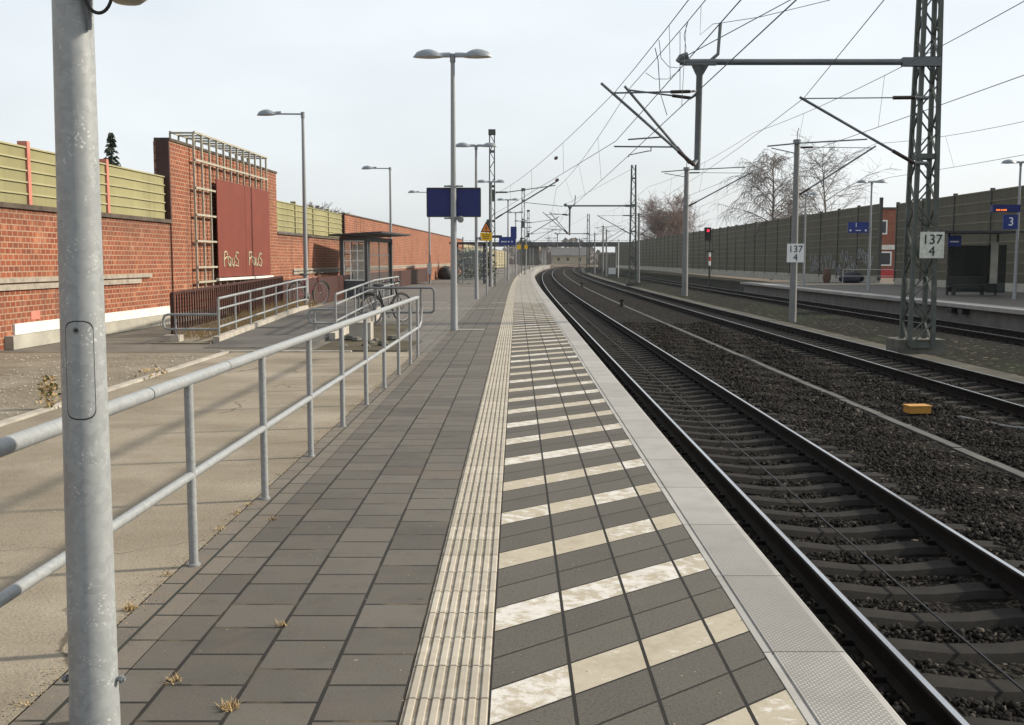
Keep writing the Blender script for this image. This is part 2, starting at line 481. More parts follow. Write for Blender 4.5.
def m_tactile(name):
    m, t, b = new_mat(name)
    uv, x, y = uvxy(t)
    p = wpos(t)
    fr = math_n(t, 'FRACT', math_n(t, 'DIVIDE', math_n(t, 'ADD', x, 0.05), 0.3))
    j = math_n(t, 'LESS_THAN', fr, 0.03)
    k = math_n(t, 'FLOOR', math_n(t, 'DIVIDE', math_n(t, 'ADD', x, 0.05), 0.3))
    wn = t.nodes.new('ShaderNodeTexWhiteNoise'); wn.noise_dimensions = '1D'; L(t, k, wn.inputs['W'])
    c = mixc(t, wn.outputs['Value'], (0.295, 0.272, 0.228), (0.38, 0.352, 0.298))
    c = mixc(t, ramp(t, noise(t, p, 14, 5), 0.4, 0.75, 0.0, 0.5), c, (0.235, 0.20, 0.15))
    s = t.nodes.new('ShaderNodeSeparateXYZ'); L(t, p, s.inputs[0])
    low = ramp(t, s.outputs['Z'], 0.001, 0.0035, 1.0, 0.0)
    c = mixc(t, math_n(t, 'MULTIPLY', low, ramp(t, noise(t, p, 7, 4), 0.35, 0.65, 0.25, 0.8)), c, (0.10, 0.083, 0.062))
    c = mixc(t, j, c, (0.06, 0.05, 0.04))
    L(t, c, b.inputs['Base Color'])
    b.inputs['Roughness'].default_value = 0.8; b.inputs['Specular IOR Level'].default_value = 0.25
    return m

def m_edge(name):
    """pale concrete coping slabs, one metre each, fine studs on their face"""
    m, t, b = new_mat(name)
    uv, x, y = uvxy(t)
    p = wpos(t)
    fr = math_n(t, 'FRACT', math_n(t, 'ADD', x, 0.01))
    j = math_n(t, 'LESS_THAN', fr, 0.010)
    k = math_n(t, 'FLOOR', math_n(t, 'ADD', x, 0.01))
    wn = t.nodes.new('ShaderNodeTexWhiteNoise'); wn.noise_dimensions = '1D'; L(t, k, wn.inputs['W'])
    c = mixc(t, wn.outputs['Value'], (0.265, 0.26, 0.25), (0.325, 0.32, 0.305))
    c = mixc(t, ramp(t, noise(t, p, 3.5, 6), 0.45, 0.75, 0.0, 0.55), c, (0.18, 0.172, 0.158))
    fx = math_n(t, 'SINE', math_n(t, 'MULTIPLY', x, 2 * math.pi / 0.026))
    fy = math_n(t, 'SINE', math_n(t, 'MULTIPLY', y, 2 * math.pi / 0.026))
    st = ramp(t, math_n(t, 'MULTIPLY', fx, fy), 0.1, 0.7)
    inner = math_n(t, 'MULTIPLY', math_n(t, 'LESS_THAN', y, -0.035), math_n(t, 'GREATER_THAN', y, -0.29))
    near = ramp(t, x, 5.5, 6.5, 1.0, 0.35)
    st = math_n(t, 'MULTIPLY', math_n(t, 'MULTIPLY', st, inner), near)
    c = mixc(t, math_n(t, 'MULTIPLY', math_n(t, 'SUBTRACT', 1.0, st), math_n(t, 'MULTIPLY', inner, math_n(t, 'MULTIPLY', near, 0.6))), c, (0.125, 0.122, 0.113))
    c = mixc(t, j, c, (0.07, 0.07, 0.065))
    L(t, c, b.inputs['Base Color'])
    b.inputs['Roughness'].default_value = 0.75; b.inputs['Specular IOR Level'].default_value = 0.3
    bump(t, b, math_n(t, 'SUBTRACT', math_n(t, 'ADD', st, math_n(t, 'MULTIPLY', noise(t, p, 120, 3), 0.25)), j), 0.5, 0.004)
    return m

def m_yard(name, col=(0.25, 0.22, 0.172), dirt=(0.185, 0.16, 0.12), pale=(0.32, 0.288, 0.235)):
    m, t, b = new_mat(name)
    p = wpos(t)
    mp1 = N(t, 'Mapping'); mp1.inputs['Scale'].default_value = (0.35, 1.2, 1.0); L(t, p, mp1.inputs['Vector'])
    c = mixc(t, ramp(t, noise(t, mp1.outputs['Vector'], 1.1, 6), 0.36, 0.66), dirt, col)
    c = mixc(t, ramp(t, noise(t, p, 0.8, 6), 0.5, 0.72, 0.0, 0.7), c, pale)
    c = mixc(t, ramp(t, noise(t, p, 90, 3), 0.48, 0.72, 0.0, 0.5), c, scl(dirt, 0.55))
    vo = N(t, 'TexVoronoi', Scale=55.0); L(t, p, vo.inputs['Vector'])
    c = mixc(t, math_n(t, 'MULTIPLY', ramp(t, vo.outputs['Distance'], 0.08, 0.16, 1, 0), ramp(t, noise(t, p, 1.7, 3), 0.5, 0.65)), c, scl(pale, 1.3))
    wv = N(t, 'TexNoise', Scale=1.4, Detail=5); L(t, p, wv.inputs['Vector'])
    vm = t.nodes.new('ShaderNodeVectorMath'); vm.operation = 'MULTIPLY_ADD'; L(t, wv.outputs['Color'], vm.inputs[0]); vm.inputs[1].default_value = (0.9, 0.9, 0.0); L(t, p, vm.inputs[2])
    ck = N(t, 'TexVoronoi', Scale=0.42); ck.feature = 'DISTANCE_TO_EDGE'; L(t, vm.outputs[0], ck.inputs['Vector'])
    crack = math_n(t, 'MULTIPLY', ramp(t, ck.outputs['Distance'], 0.002, 0.006, 1.0, 0.0), ramp(t, noise(t, p, 0.6, 3), 0.47, 0.58))
    c = mixc(t, math_n(t, 'MULTIPLY', crack, 0.75), c, scl(dirt, 0.3))
    st_ = noise(t, p, 0.35, 7, 0.65)
    c = mixc(t, ramp(t, st_, 0.52, 0.66, 0.0, 0.45), c, scl(dirt, 0.62))
    L(t, c, b.inputs['Base Color'])
    b.inputs['Roughness'].default_value = 0.9; b.inputs['Specular IOR Level'].default_value = 0.2
    bump(t, b, noise(t, p, 70, 5), 0.6, 0.01)
    return m

def m_stones(name, cols=((0.010, 0.009, 0.0082), (0.036, 0.031, 0.0275)), scale=17.0, patch=(0.026, 0.027, 0.019), patch_amt=0.35):
    """a bed of crushed stone seen from a little way off"""
    m, t, b = new_mat(name)
    p = wpos(t)
    vo = N(t, 'TexVoronoi', Scale=scale); L(t, p, vo.inputs['Vector'])
    sp = t.nodes.new('ShaderNodeSeparateColor'); L(t, vo.outputs['Color'], sp.inputs['Color'])
    c = mixc(t, ramp(t, sp.outputs['Red'], 0, 1), cols[0], cols[1])
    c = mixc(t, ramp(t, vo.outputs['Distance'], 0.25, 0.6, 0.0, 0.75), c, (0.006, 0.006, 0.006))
    c = mixc(t, math_n(t, 'MULTIPLY', math_n(t, 'GREATER_THAN', sp.outputs['Green'], 0.96), 0.7), c, (0.16, 0.14, 0.12))
    c = mixc(t, ramp(t, noise(t, p, 0.5, 6), 0.48, 0.7, 0.0, patch_amt), c, patch)
    L(t, c, b.inputs['Base Color'])
    b.inputs['Roughness'].default_value = 0.95; b.inputs['Specular IOR Level'].default_value = 0.05
    bump(t, b, math_n(t, 'MULTIPLY', vo.outputs['Distance'], -1.0), 1.0, 0.05)
    return m

def m_attr_stone(name):
    m, t, b = new_mat(name)
    oi = N(t, 'Attribute', attribute_name='tone')
    c = mixc(t, oi.outputs['Fac'], (0.008, 0.0073, 0.0067), (0.039, 0.0358, 0.0325))
    c = mixc(t, ramp(t, oi.outputs['Fac'], 0.93, 1.0, 0, 0.8), c, (0.11, 0.098, 0.085))
    L(t, c, b.inputs['Base Color'])
    b.inputs['Roughness'].default_value = 0.95; b.inputs['Specular IOR Level'].default_value = 0.03
    return m

def m_glass(name, tint=(0.75, 0.8, 0.8), alpha=0.25, rough=0.08):
    m, t, b = new_mat(name)
    tr = N(t, 'BsdfTransparent'); tr.inputs['Color'].default_value = (*tint, 1)
    gl = N(t, 'BsdfGlossy'); gl.inputs['Roughness'].default_value = rough; gl.inputs['Color'].default_value = (0.9, 0.95, 1, 1)
    df = N(t, 'BsdfDiffuse'); df.inputs['Color'].default_value = (0.35, 0.37, 0.36, 1)
    m1 = t.nodes.new('ShaderNodeMixShader'); m1.inputs[0].default_value = alpha
    L(t, tr.outputs[0], m1.inputs[1]); L(t, df.outputs[0], m1.inputs[2])
    lw = N(t, 'LayerWeight'); lw.inputs['Blend'].default_value = 0.25
    fac_ = ramp(t, lw.outputs['Facing'], 0.0, 1.0, 0.03, 0.35)
    m2 = t.nodes.new('ShaderNodeMixShader'); L(t, fac_, m2.inputs[0]); L(t, m1.outputs[0], m2.inputs[1]); L(t, gl.outputs[0], m2.inputs[2])
    o = [n for n in t.nodes if n.type == 'OUTPUT_MATERIAL'][0]
    L(t, m2.outputs[0], o.inputs['Surface'])
    return m

def m_emit(name, col, s):
    m, t, b = new_mat(name)
    b.inputs['Base Color'].default_value = (*scl(col, 0.4), 1)
    b.inputs['Emission Color'].default_value = (*col, 1); b.inputs['Emission Strength'].default_value = s
    return m

M = dict(
    galv_pole=m_galv('galvanised pole steel', (0.25, 0.268, 0.275), 46),
    galv=m_galv('galvanised steel', (0.235, 0.25, 0.258), 60, False),
    galv_dark=m_plain('weathered zinc', (0.17, 0.18, 0.19), 0.55, 0.3),
    lamp=m_plain('lamp housing grey', (0.19, 0.215, 0.24), 0.45, 0.2, 0.1),
    lens=m_plain('lamp lens', (0.45, 0.45, 0.43), 0.3, 0, 0.1),
    brick=m_brick('orange red brick'),
    brick_house=m_brick('dark red brick', (0.27, 0.06, 0.03), (0.20, 0.045, 0.025), (0.3, 0.2, 0.15), 0.08, 0.25),
    cap=m_plain('weathered coping', (0.07, 0.055, 0.042), 0.9, 0, 0.45, 3.0, 0.4),
    ledge=m_plain('weathered grey ledge', (0.26, 0.23, 0.19), 0.85, 0, 0.3, 5.0, 0.3),
    white=m_plain('chalky white render', (0.58, 0.57, 0.53), 0.85, 0, 0.16, 2.0),
    plinth=m_plain('grey concrete plinth', (0.30, 0.29, 0.25), 0.85, 0, 0.2, 2.0, 0.3),
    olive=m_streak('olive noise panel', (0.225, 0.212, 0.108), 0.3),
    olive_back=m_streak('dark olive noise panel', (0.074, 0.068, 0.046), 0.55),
    olive_far=m_plain('straw noise panel', (0.27, 0.24, 0.15), 0.7, 0, 0.15, 1.0),
    olive_rib=m_plain('olive rib painted highlight', (0.12, 0.112, 0.07), 0.7, 0, 0.22, 1.0),  # ridges catching the sky: that highlight is put into the colour
    olive_lit=m_plain('yard side rib painted highlight', (0.28, 0.265, 0.15), 0.7, 0, 0.15, 1.0),  # ridge highlight on the yard panels, painted as a lighter olive
    pinkpost=m_plain('faded red steel', (0.42, 0.155, 0.115), 0.6, 0, 0.15),
    barrier_post=m_plain('dark barrier steel', (0.045, 0.047, 0.043), 0.6, 0.2, 0.2),
    maroon=m_plain('maroon paint', (0.045, 0.017, 0.013), 0.55, 0, 0.2, 4.0),
    redpanel=m_plain('oxide red sheet', (0.135, 0.027, 0.015), 0.7, 0, 0.12, 2.0, 0.05, 8),
    frame=m_plain('pale grey frame steel', (0.33, 0.31, 0.25), 0.6, 0.1, 0.2, 4.0),
    graffiti=m_plain('pale spray paint', (0.33, 0.30, 0.20), 0.8, 0, 0.1),
    graffiti_w=m_plain('grey spray paint', (0.26, 0.28, 0.30), 0.8, 0, 0.15),
    paver=m_paver('grey brown paver', ym=0.001),
    paver_far=m_paver('light grey paver', (0.105, 0.098, 0.088), (0.05, 0.055, 0.05), 0.3, 0.5, 0.1),
    paver_edge=m_paver('border stone', (0.11, 0.098, 0.082), (0.02, 0.022, 0.018), 0.3, 0.5, 0.15, 0.0),
    plainzone=m_paver('worn pale paver', (0.20, 0.188, 0.168), (0.08, 0.09, 0.08), 0.3, 0.0, 0.08),
    hatch=m_hatch('striped danger paving'),
    tactile=m_tactile('cream ribbed paving'),
    edge=m_edge('studded coping slab'),
    face=m_plain('platform wall concrete', (0.075, 0.07, 0.064), 0.9, 0, 0.4, 2.0, 0.3),
    face2=m_plain('grey platform wall', (0.115, 0.112, 0.105), 0.85, 0, 0.25, 1.5, 0.2),
    coping2=m_plain('pale platform coping', (0.24, 0.235, 0.222), 0.8, 0, 0.2, 1.5, 0.1),
    yard=m_yard('sandy concrete'),
    dirt=m_yard('gravelly dirt', (0.215, 0.188, 0.145), (0.155, 0.134, 0.10), (0.29, 0.265, 0.22)),
    asphalt=m_yard('worn asphalt', (0.115, 0.11, 0.105), (0.085, 0.08, 0.075), (0.15, 0.142, 0.13)),
    worn=m_yard('worn sandy asphalt', (0.155, 0.142, 0.12), (0.115, 0.106, 0.092), (0.20, 0.182, 0.152)),
    kerb=m_plain('kerb stone', (0.33, 0.31, 0.27), 0.85, 0, 0.25, 4.0, 0.3),
    soil=m_yard('dark soil patch', (0.085, 0.07, 0.045), (0.05, 0.045, 0.03), (0.14, 0.12, 0.08)),
    ballast=m_stones('dark ballast'),
    ballast2=m_stones('track ballast far', ((0.012, 0.011, 0.010), (0.035, 0.032, 0.028)), 14.0),
    verge=m_stones('grassy verge', ((0.016, 0.016, 0.012), (0.036, 0.034, 0.026)), 9.0, (0.020, 0.034, 0.015), 0.7),
    sand=m_yard('sandy strip', (0.078, 0.073, 0.058), (0.035, 0.034, 0.026), (0.125, 0.118, 0.095)),
    trough=m_plain('cable trough concrete', (0.062, 0.063, 0.058), 0.85, 0, 0.25, 2.0, 0.3),
    stone=m_attr_stone('ballast stone'),
    rust=m_plain('rail rust', (0.008, 0.006, 0.005), 0.85, 0.1, 0.35, 8.0, 0.2, 60, 0.15),
    steel=m_plain('polished rail head', (0.55, 0.55, 0.56), 0.26, 1.0, 0.08, 3.0),
    sleeper=m_plain('dirty concrete sleeper', (0.016, 0.0148, 0.0135), 0.9, 0, 0.35, 6.0, 0.4, 60, 0.15),
    black=m_plain('black rubber', (0.015, 0.015, 0.016), 0.6, 0, 0.2),
    cable=m_plain('black cable', (0.012, 0.012, 0.013), 0.5, 0, 0.1),
    wire=m_plain('overhead wire', (0.05, 0.052, 0.055), 0.5, 0.4, 0.1),
    boom=m_plain('grey painted tube', (0.105, 0.12, 0.128), 0.5, 0.2, 0.12),
    lattice=m_plain('weathered green grey steel', (0.075, 0.088, 0.078), 0.65, 0.2, 0.3, 3.0),
    concrete_mast=m_plain('spun concrete mast', (0.17, 0.175, 0.175), 0.75, 0, 0.12, 2.0),
    block=m_plain('stained concrete block', (0.10, 0.10, 0.085), 0.9, 0, 0.4, 2.5, 0.4),
    insul=m_plain('brown insulator', (0.03, 0.018, 0.014), 0.3, 0, 0.2),
    navy=m_plain('navy blue board', (0.005, 0.012, 0.105), 0.45, 0, 0.12, 2.0),
    blue=m_plain('blue sign enamel', (0.013, 0.03, 0.17), 0.4, 0, 0.08),
    sign_white=m_plain('white sign enamel', (0.72, 0.73, 0.72), 0.45, 0, 0.05),
    sign_dirty=m_plain('dirty white sign', (0.52, 0.54, 0.48), 0.6, 0, 0.2, 9.0),
    sign_black=m_plain('black lettering', (0.012, 0.012, 0.012), 0.5, 0, 0.1),
    yellow=m_plain('yellow enamel', (0.72, 0.42, 0.01), 0.5, 0, 0.08),
    orange=m_plain('orange warning enamel', (0.66, 0.20, 0.03), 0.5, 0, 0.1),
    ybox=m_plain('orange yellow box', (0.38, 0.19, 0.03), 0.6, 0, 0.15, 9.0),
    shelter=m_plain('slate grey steel', (0.07, 0.075, 0.082), 0.55, 0.1, 0.12),
    shelter_roof=m_plain('dark roof sheet', (0.035, 0.037, 0.042), 0.5, 0.1, 0.15),
    glass=m_glass('shelter glass', (0.95, 0.97, 0.97), 0.03),
    glass_dark=m_glass('smoked glass', (0.3, 0.34, 0.36), 0.03),
    paper=m_plain('posters behind glass', (0.72, 0.70, 0.63), 0.8, 0, 0.3, 3.0),
    bikeblack=m_plain('black bicycle paint', (0.013, 0.013, 0.015), 0.35, 0.2, 0.1),
    bikered=m_plain('dark red bicycle paint', (0.12, 0.012, 0.018), 0.35, 0.1, 0.1),
    chrome=m_plain('spokes', (0.4, 0.4, 0.41), 0.35, 0.8, 0.1),
    bark=m_plain('grey bark', (0.10, 0.085, 0.075), 0.9, 0, 0.3),
    twig=m_plain('brown twigs', (0.17, 0.15, 0.135), 0.9, 0, 0.25, 0.5),
    redtwig=m_plain('reddish twigs', (0.20, 0.15, 0.13), 0.9, 0, 0.25, 0.3),
    needle=m_plain('dark conifer needles', (0.022, 0.033, 0.022), 0.9, 0, 0.4, 2.0),
    leaf=m_plain('dusty green leaves', (0.09, 0.11, 0.035), 0.8, 0, 0.4, 20),
    drygrass=m_plain('dry grass', (0.36, 0.26, 0.13), 0.9, 0, 0.3, 20),
    bushgreen=m_plain('dark bush leaves', (0.045, 0.055, 0.03), 0.9, 0, 0.4, 2.0),
    girder=m_plain('bridge girder', (0.05, 0.053, 0.056), 0.8, 0, 0.2, 0.3),
    pier=m_plain('pale bridge pier', (0.52, 0.50, 0.46), 0.8, 0, 0.1, 0.5),
    abut=m_plain('dark abutment', (0.10, 0.095, 0.085), 0.9, 0, 0.3, 0.3),  # one dark grey brown tone, also on the cabinet base
    beige=m_plain('cream house wall', (0.34, 0.30, 0.22), 0.85, 0, 0.08, 0.3),
    roofgrey=m_plain('grey roof tiles', (0.085, 0.085, 0.088), 0.8, 0, 0.12, 0.5),
    brownland=m_yard('winter scrub ground', (0.14, 0.105, 0.075), (0.09, 0.07, 0.05), (0.17, 0.14, 0.10)),
    windowdark=m_plain('dark window pane', (0.03, 0.035, 0.04), 0.15, 0, 0.1),
    redpaint=m_plain('bright red paint', (0.40, 0.03, 0.03), 0.5, 0, 0.1),
    led=m_emit('orange display digits', (1.0, 0.22, 0.02), 0.9),
    redlamp=m_emit('red signal light', (1.0, 0.03, 0.06), 1.3),
    foil=m_plain('dark blue tarpaulin', (0.006, 0.008, 0.024), 0.5, 0, 0.2, 3.0),
    brownbundle=m_plain('brown cloth', (0.10, 0.06, 0.045), 0.9, 0, 0.3, 5.0),
    mirror=m_plain('grey loudspeaker disc', (0.17, 0.18, 0.18), 0.5, 0.1, 0.1),
    khaki=m_plain('khaki speaker shell', (0.30, 0.28, 0.22), 0.45, 0.1, 0.1),
    cabinet=m_plain('pale grey cabinet', (0.50, 0.52, 0.53), 0.5, 0, 0.1),
    pinktag=m_plain('faded red paint patch', (0.50, 0.16, 0.12), 0.8, 0, 0.1),
)

def rng(a, b, s):
    out = []; y = a
    while y < b - 1e-6:
        out.append(y); y += s
    out.append(b); return out
def ylist(a, b):
    """dense near the eye, sparser far off"""
    out = [a]; y = a
    while y < b:
        y += 2.0 if y < 60 else (5.0 if y < 150 else 12.0)
        out.append(min(y, b))
    return out

# ------------------------------------------------------------------ ground and platform
def S(name, mb, mats):
    o = mb.build(name, mats); o['kind'] = 'structure'; return o

g = MB(); g.strip(lambda y: 0, [-400, -60, 0, 60, 200, 500, 1200, 3500], [(-2500, -1.12), (-300, -1.12), (0, -1.12), (300, -1.12), (2500, -1.12)])
S('ground', g, M['brownland'])
PY0 = -14.0
# body of the platform: one raised bank under the paving
g = MB(); g.run(E, PY0, 300, -16.0, -0.32, -1.2, -0.02, 4.0)
S('platform_bank', g, M['face'])
T0 = lambda y: E(y) - 1.418       # right side of the ribbed strip
g = MB(); g.strip(T0, ylist(PY0, 300), [(-1.38, 0.0), (-0.301, 0.0)])
S('pavement', g, M['paver'])
g = MB(); g.strip(T0, ylist(PY0, 17.5), [(-1.61, 0.002), (-1.382, 0.002)])
S('pavement_border', g, M['paver_edge'])
g = MB(); g.strip(T0, ylist(20.0, 300), [(-6.4, -0.002), (-1.381, -0.002)]); g.strip(T0, [17.6, 20.0], [(-1.72, -0.002), (-1.381, -0.002)])
S('wide_pavement', g, M['paver_far'])
# ribbed strip, ribs are real
prof = []
nr = 7; wr = 0.3 / nr
for i in range(nr):
    a = -0.3 + i * wr
    prof += [(a + 0.002, 0.0), (a + 0.011, 0.0), (a + 0.016, 0.006), (a + wr - 0.006, 0.006), (a + wr - 0.001, 0.0)]
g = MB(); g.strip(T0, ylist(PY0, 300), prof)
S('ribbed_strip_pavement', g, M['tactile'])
g = MB(); g.strip(T0, ylist(PY0, 38.0), [(0.0, 0.0), (1.083, 0.0)], uvskew=0.83)
S('striped_pavement', g, M['hatch'])
g = MB(); g.strip(T0, ylist(38.0, 300), [(0.0, 0.0), (1.083, 0.0)])
S('worn_pavement', g, M['plainzone'])
g = MB(); g.strip(E, ylist(PY0, 300), [(-0.334, -0.02), (-0.334, 0.003), (-0.306, 0.003), (-0.304, -0.004), (-0.296, -0.004), (-0.294, 0.005), (-0.012, 0.005), (0.0, -0.006), (0.0, -0.15), (-0.12, -0.15), (-0.14, -0.2), (-0.16, -1.0)])
S('platform_edge', g, M['edge'])
g = MB(); g.run(E, PY0, 300, -0.31, -0.15, -1.2, -0.16, 4.0)
S('platform_face', g, M['face'])

# yard to the left of the railing
YL = lambda y: E(y) - 1.418 - 1.61
g = MB(); g.strip(YL, ylist(PY0, 17.6), [(-3.05 - 0.1, -0.006), (-0.015, -0.006)])
S('yard_pavement', g, M['yard'])
g = MB()
yy = rng(PY0, 17.6, 2.0)
g.run(lambda y: YL(y) - 3.25, PY0, 17.7, -0.05, 0.05, -0.1, 0.008, 2.0)
g.run(lambda y: 0, 17.6, 17.72, -5.0, -2.75, -0.1, 0.012)
S('yard_kerb', g, M['kerb'])
g = MB(); g.strip(lambda y: 0, [PY0, -4, 6, 14, 18], [(-16.5, -0.03), (-9.3, -0.012), (-4.95, -0.012)])
S('dirt_ground', g, M['dirt'])
g = MB(); g.strip(lambda y: 0, [17.6, 18.5, 30, 44, 60, 110], [(-10.5, -0.008), (-5.5, -0.008), (-1.75, -0.008)])
S('asphalt_pavement', g, M['worn'])
def rampz(y):
    if y < 18.4: return 0.0
    if y < 27: return 0.24 * (y - 18.4) / 8.6
    if y < 33: return 0.24
    return max(0.0, 0.24 * (37 - y) / 4)
g = MB(); g.run(lambda y: 0, 18.4, 37, -5.5, -3.62, -0.3, lambda y: rampz(y) + 0.004, 0.8)
S('ramp_path', g, M['asphalt'])
g = MB(); g.run(lambda y: 0, 19.4, 28.0, -5.62, -5.5, -0.2, lambda y: rampz(y) + 0.10, 0.8)
g.run(lambda y: 0, 20.4, 28.0, -3.62, -3.5, -0.2, lambda y: rampz(y) + 0.07, 0.8)
S('ramp_kerb', g, M['kerb'])
g = MB(); g.run(lambda y: 0, 19.3, 31.0, -6.75, -5.64, -0.2, lambda y: 0.02 + 0.22 * max(0, min(1, (y - 20) / 9)), 1.0)
S('grass_bank_terrain', g, M['dirt'])
g = MB(); g.strip(lambda y: 0, [17.74, 18.6, 19.6, 20.0], [(-3.45, 0.004), (-2.6, 0.012), (-1.80, 0.004)])
g.strip(lambda y: 0, [20.0, 22, 25], [(-3.45, 0.004), (-2.9, 0.010), (-2.4, 0.004)])
S('soil_patch_ground', g, M['soil'])
g = MB()
for (y, x0, x1, d) in ((23.35, -1.22, -0.62, 0.16), (33.6, -3.2, -0.15, 0.14), (38.0, -0.75, -0.15, 0.16), (38.0, -3.6, -2.4, 0.16), (58.0, -3.6, -1.6, 0.2)):
    g.box(((x0 + x1) / 2, y, -0.02), (x1 - x0, d, 0.048))
S('pale_pavement_line', g, M['kerb'])

# track bed
BED = [(-0.14, ZB), (0.4, ZB), (0.85, ZB - .01), (1.0, ZB - .065), (2.4, ZB - .065), (2.55, ZB - .01), (3.35, ZB), (4.4, ZB - 0.05), (5.4, ZB - 0.05), (6.1, ZB), (6.7, ZB - .01), (6.85, ZB - .06), (8.25, ZB - .06), (8.4, ZB - .01), (8.85, ZB)]
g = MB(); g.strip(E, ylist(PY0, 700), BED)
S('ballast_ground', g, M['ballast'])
g = MB(); g.strip(E, ylist(PY0, 700), [(8.85, ZB), (9.0, ZB + 0.02), (9.6, ZB + 0.02), (9.7, ZB)])
S('sandy_path', g, M['sand'])
g = MB(); g.strip(E, ylist(PY0, 700), [(9.7, ZB), (10.4, ZB - 0.04), (12.2, ZB - 0.03), (12.9, ZB)])
S('verge_ground', g, M['verge'])
g = MB(); g.strip(E, ylist(PY0, 700), [(12.9, ZB), (16.6, ZB)])
S('ballast_bed_ground', g, M['ballast2'])
g = MB(); g.strip(E, ylist(82, 700), [(16.6, ZB), (27.5, ZB)])
S('trackside_ground', g, M['verge'])

# cable trough between the tracks: one long run of lids
g = MB()
y = PY0; random.seed(3)
while y < 260:
    dx = random.uniform(-0.012, 0.012); dz = random.uniform(-0.006, 0.006)
    st = 1.0 if y < 60 else 4.0
    g.run(lambda q: E(q) + 4.72 + dx, y + 0.006, y + st - 0.006, -0.07, 0.07, ZB - 0.16, ZB - 0.032 + dz, 5.0)
    y += st
tag(g.build('cable_trough', M['trough']), 'pale concrete cable trough running between the two nearer tracks', 'cable trough')

# ------------------------------------------------------------------ tracks
def sleeper_mesh():
    b = MB()
    hw, L2 = 0.145, 1.3
    xs = [-L2, -1.05, -0.5, -0.2, 0.2, 0.5, 1.05, L2]
    zt = [0.0, 0.012, 0.004, -0.03, -0.03, 0.004, 0.012, 0.0]
    wt = [0.075, 0.085, 0.08, 0.07, 0.07, 0.08, 0.085, 0.075]
    base = len(b.v)
    for x, z, wq in zip(xs, zt, wt):
        b.v += [(x, -hw, -0.16), (x, -hw, z - 0.05), (x, -wq - 0.02, z), (x, wq + 0.02, z), (x, hw, z - 0.05), (x, hw, -0.16)]
    for i in range(len(xs) - 1):
        for k in range(6):
            k2 = (k + 1) % 6
            p = base + 6 * i
            b.face((p + k, p + 6 + k, p + 6 + k2, p + k2), 0)
    b.face([base + k for k in range(6)]); b.face([base + 6 * (len(xs) - 1) + k for k in reversed(range(6))])
    for sx in (-1, 1):                       # rail seat with spring clips
        for d in (-1, 1):
            b.box((sx * 0.753 + d * 0.105, 0, 0.03), (0.07, 0.12, 0.035), mi=1)
            b.tube([(sx * 0.753 + d * 0.12, 0, 0.03), (sx * 0.753 + d * 0.12, 0, 0.075)], 0.016, 6, 1)
    return b
RAILP = [(-0.062, -0.172), (0.062, -0.172), (0.062, -0.162), (0.010, -0.142), (0.009, -0.05), (0.034, -0.036), (0.036, -0.010),
         (0.027, -0.002), (0.017, 0.0), (-0.019, 0.0), (-0.027, -0.002), (-0.036, -0.010), (-0.034, -0.036), (-0.009, -0.05), (-0.010, -0.142), (-0.062, -0.162)]
def railway(off, y0s, y1, label):
    yc = y0s + 20
    root = thing('railway_track', (E(yc) + off, yc, ZB), label, 'railway track', 'railway tracks')
    bx, by, bz = root.location
    for s in (-1, 1):
        b = MB(); ys = ylist(PY0, y1); n = len(RAILP); base = 0
        for y in ys:
            x = E(y) + off + s * 0.753
            for (o, z) in RAILP: b.v.append((x + o - bx, y - by, ZR + z - bz))
        for i in range(len(ys) - 1):
            for k in range(n):
                k2 = (k + 1) % n; p = i * n
                b.face((p + k, p + k2, p + n + k2, p + n + k), 1 if k == 8 else 0)
        b.build('rail', [M['rust'], M['steel']], root)
    sm = sleeper_mesh()
    proto = sm.build('sleeper', [M['sleeper'], M['rust']], root)
    zs = ZR - 0.172 - 0.014 - bz
    def place(o, y):
        o.location = (E(y) + off - bx, y - by, zs)
        o.rotation_euler = (0, 0, -math.atan((E(y + 1) - E(y))) + random.uniform(-.01, .01))
    place(proto, y0s)
    for i in range(1, 100):
        o = proto.copy(); C.objects.link(o); place(o, y0s + 0.6 * i)
    rest = MB(); y = y0s + 60.0
    ys = [PY0 + 0.6 * k for k in range(int((y0s - PY0) / 0.6))]
    while y < min(y1, 190): ys.append(y); y += 0.6
    for y in ys:
        rest.box((E(y) + off - bx, y - by, zs - 0.08), (2.6, 0.26, 0.17))
    r = rest.build('sleeper_row', M['sleeper'], root); r['kind'] = 'stuff'
    return root
random.seed(11)
railway(1.70, 1.2, 600, 'nearest railway track, curving away right beside the striped platform edge')
railway(7.55, 14.0, 600, 'middle railway track, between the cable trough and the lattice mast')
railway(14.45, 26.0, 600, 'far railway track running along the wall of the opposite platform')
# thin cable down the middle of the nearest track
g = MB(); g.tube([(E(y) + 1.64 + 0.006 * math.sin(y * 0.7), y, ZB + 0.03) for y in rng(PY0, 60, 0.6)], 0.009, 5)
tag(g.build('track_cable', M['cable']), 'thin black cable lying along the middle of the nearest track', 'cable')

